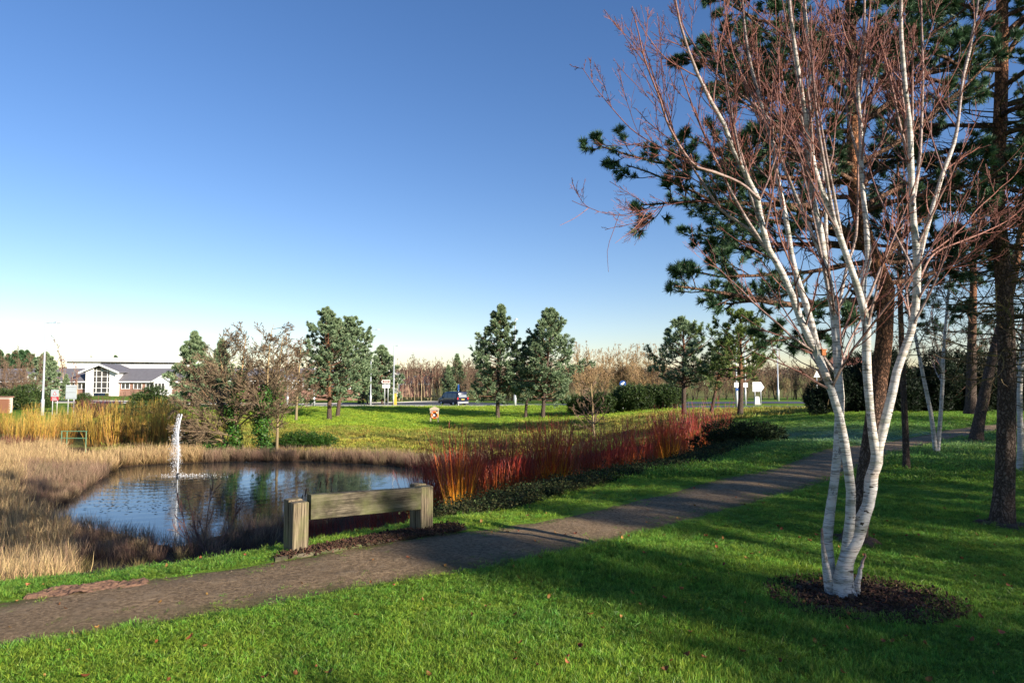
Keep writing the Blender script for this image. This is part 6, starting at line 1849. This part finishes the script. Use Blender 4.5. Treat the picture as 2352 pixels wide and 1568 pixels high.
def warehouse():
    D = 235.0; k = D / 1568.0
    g = np.array([X(285, D), D, tz(X(285, D), D)])
    zz = lambda zy: P(285, 704.4 + zy * .2148, D)[2] - g[2]
    ZX = lambda zx: (zx * .2148 - 285) * k
    t = thing("warehouse", g, "long low white warehouse with a dark window band far behind the houses", "warehouse")
    x0, x1, xm = ZX(700), ZX(1890), ZX(1065)
    MB().box(((x0 + x1) / 2, 6, zz(640) / 2 - .3), (x1 - x0, 12, zz(640) + .6)).build("wall", plain('pale_cladding', (.62, .62, .62), .6), t)
    MB().box(((xm + x1) / 2, 6, (zz(640) + zz(615)) / 2), (x1 - xm, 12.1, zz(615) - zz(640))).build("lower_band", M['white'], t)
    n = 16
    wb = MB().box(((xm + x1) / 2, 6, (zz(615) + zz(580)) / 2), (x1 - xm, 11.9, zz(580) - zz(615))).build("window_band", M['bluegrey'], t)
    for i in range(n):
        a = xm + (x1 - xm) * i / n + .12; b = xm + (x1 - xm) * (i + 1) / n - .12
        pn = MB(); quad_panel(pn, a, b, zz(612), zz(583), .02); pn.build("pane", M['darkglass'], wb)
    MB().box(((x0 + xm) / 2, 6, (zz(640) + zz(580)) / 2), (xm - x0, 12, zz(580) - zz(640))).build("wall", M['white'], t)
    MB().prism([[x0 - 1, -1.2, zz(582)], [x1 + 1.5, -1.2, zz(596)], [x1 + 1.5, -1.2, zz(588)], [ZX(1380), -1.2, zz(546)], [ZX(860), -1.2, zz(536)], [x0 - 1, -1.2, zz(560)]], (0, 15, 0)).build("roof", M['white'], t)
warehouse()
def small_house(px, D, label, w=4.6, yt=848, flip=False):
    g = GD(px, D); k = D / 1568.0
    za = P(px, yt, D)[2] - g[2]; ze = za - 14 * k
    t = thing("house", g, label, "house")
    hw = w / 2
    MB().prism([[-hw, 0, -.3], [hw, 0, -.3], [hw, 0, ze - .05], [0, 0, za - .12], [-hw, 0, ze - .05]], (0, 5, 0)).build("wall", M['render'], t)
    rf = MB()
    for s_ in (-1, 1):
        x1 = s_ * (hw + .7); z1 = za - (za - ze) * (hw + .7) / hw
        rf.prism([[0, -.7, za], [x1, -.7, z1], [x1, 5.5, z1], [0, 5.5, za]], (0, 0, .12))
    ro = rf.build("roof", M['slate'], t)
    for s_ in (-1, 1):
        x1 = s_ * (hw + .72); z1 = za - (za - ze) * (hw + .7) / hw
        MB().prism([[0, -.75, za - .18], [x1, -.75, z1 - .18], [x1, -.75, z1 + .15], [0, -.75, za + .15]], (0, .045, 0)).build("bargeboard", M['white'], ro)
    fr = MB()
    c0, c1 = -hw * .85, hw * .25
    for i in range(4): fr.box((c0 + (c1 - c0) * i / 3, -.03, ze / 2 + .2), (.09, .08, ze + .2))
    for z in (.5, 1.5, 2.5, ze + .1): fr.box(((c0 + c1) / 2, -.028, z), (c1 - c0, .09, .09))
    fo = fr.build("window_frame", M['white'], t)
    for i in range(3):
        for j, (z0, z1) in enumerate(((.55, 1.45), (1.55, 2.45), (2.55, ze + .05))):
            pn = MB(); quad_panel(pn, c0 + (c1 - c0) * i / 3 + .05, c0 + (c1 - c0) * (i + 1) / 3 - .05, z0, z1, -.012); pn.build("pane", plain('brown_glass', (.16, .10, .08), .2), fo)
    MB().box((hw + 3, 2.6, 1.1), (6, 4, 2.8)).build("side_wing", M['brick'], t)
    MB().box((hw + 3, .55, 2.55), (6, .1, .2)).build("fascia", M['white'], t)
    MB().prism([[hw, .4, 2.6], [hw, 4.8, 2.6], [hw, 2.6, 4.2]], (6, 0, 0)).build("wing_roof", M['slate'], t)
small_house(890, 136, "white gabled house behind the junction lamp")
def long_house(px0, px1, D, label, roofmat, yr, ye):
    xm = X((px0 + px1) / 2, D); g = np.array([xm, D, tz(xm, D)])
    w = X(px1, D) - X(px0, D)
    zr, ze = P(px0, yr, D)[2] - g[2], P(px0, ye, D)[2] - g[2]
    t = thing("building", g, label, "building")
    wl = MB().box((0, 3, ze / 2 - .2), (w, 5.4, ze + .4)).build("wall", M['brick'], t)
    MB().prism([[-w / 2 - .3, -.2, ze], [-w / 2 - .3, 6.2, ze], [-w / 2 - .3, 3, zr]], (w + .6, 0, 0)).build("roof", roofmat, t)
    MB().box((0, -.05, ze - .06), (w + .4, .12, .26)).build("fascia", M['white'], t)
    n = max(2, int(w / 2.4))
    for i in range(n):
        xc = -w / 2 + (i + .5) * w / n
        f = MB()
        for xx in (-.7, 0, .7): f.box((xc + xx, .27, ze - .95), (.09, .08, 1.2))
        for z in (ze - 1.55, ze - .35): f.box((xc, .268, z), (1.5, .085, .09))
        f.build("window", M['white'], wl)
        for s_ in (-1, 1):
            pn = MB(); quad_panel(pn, xc + s_ * .35 - .30, xc + s_ * .35 + .30, ze - 1.5, ze - .4, .285); pn.build("pane", M['darkglass'], wl)
long_house(520, 820, 122, "low slate-roofed brick building seen through the bare alders", M['slate'], 845, 873)
long_house(1925, 2050, 95, "brick building with a dark red roof glimpsed behind the birch stems", M['redroof'], 818, 840)
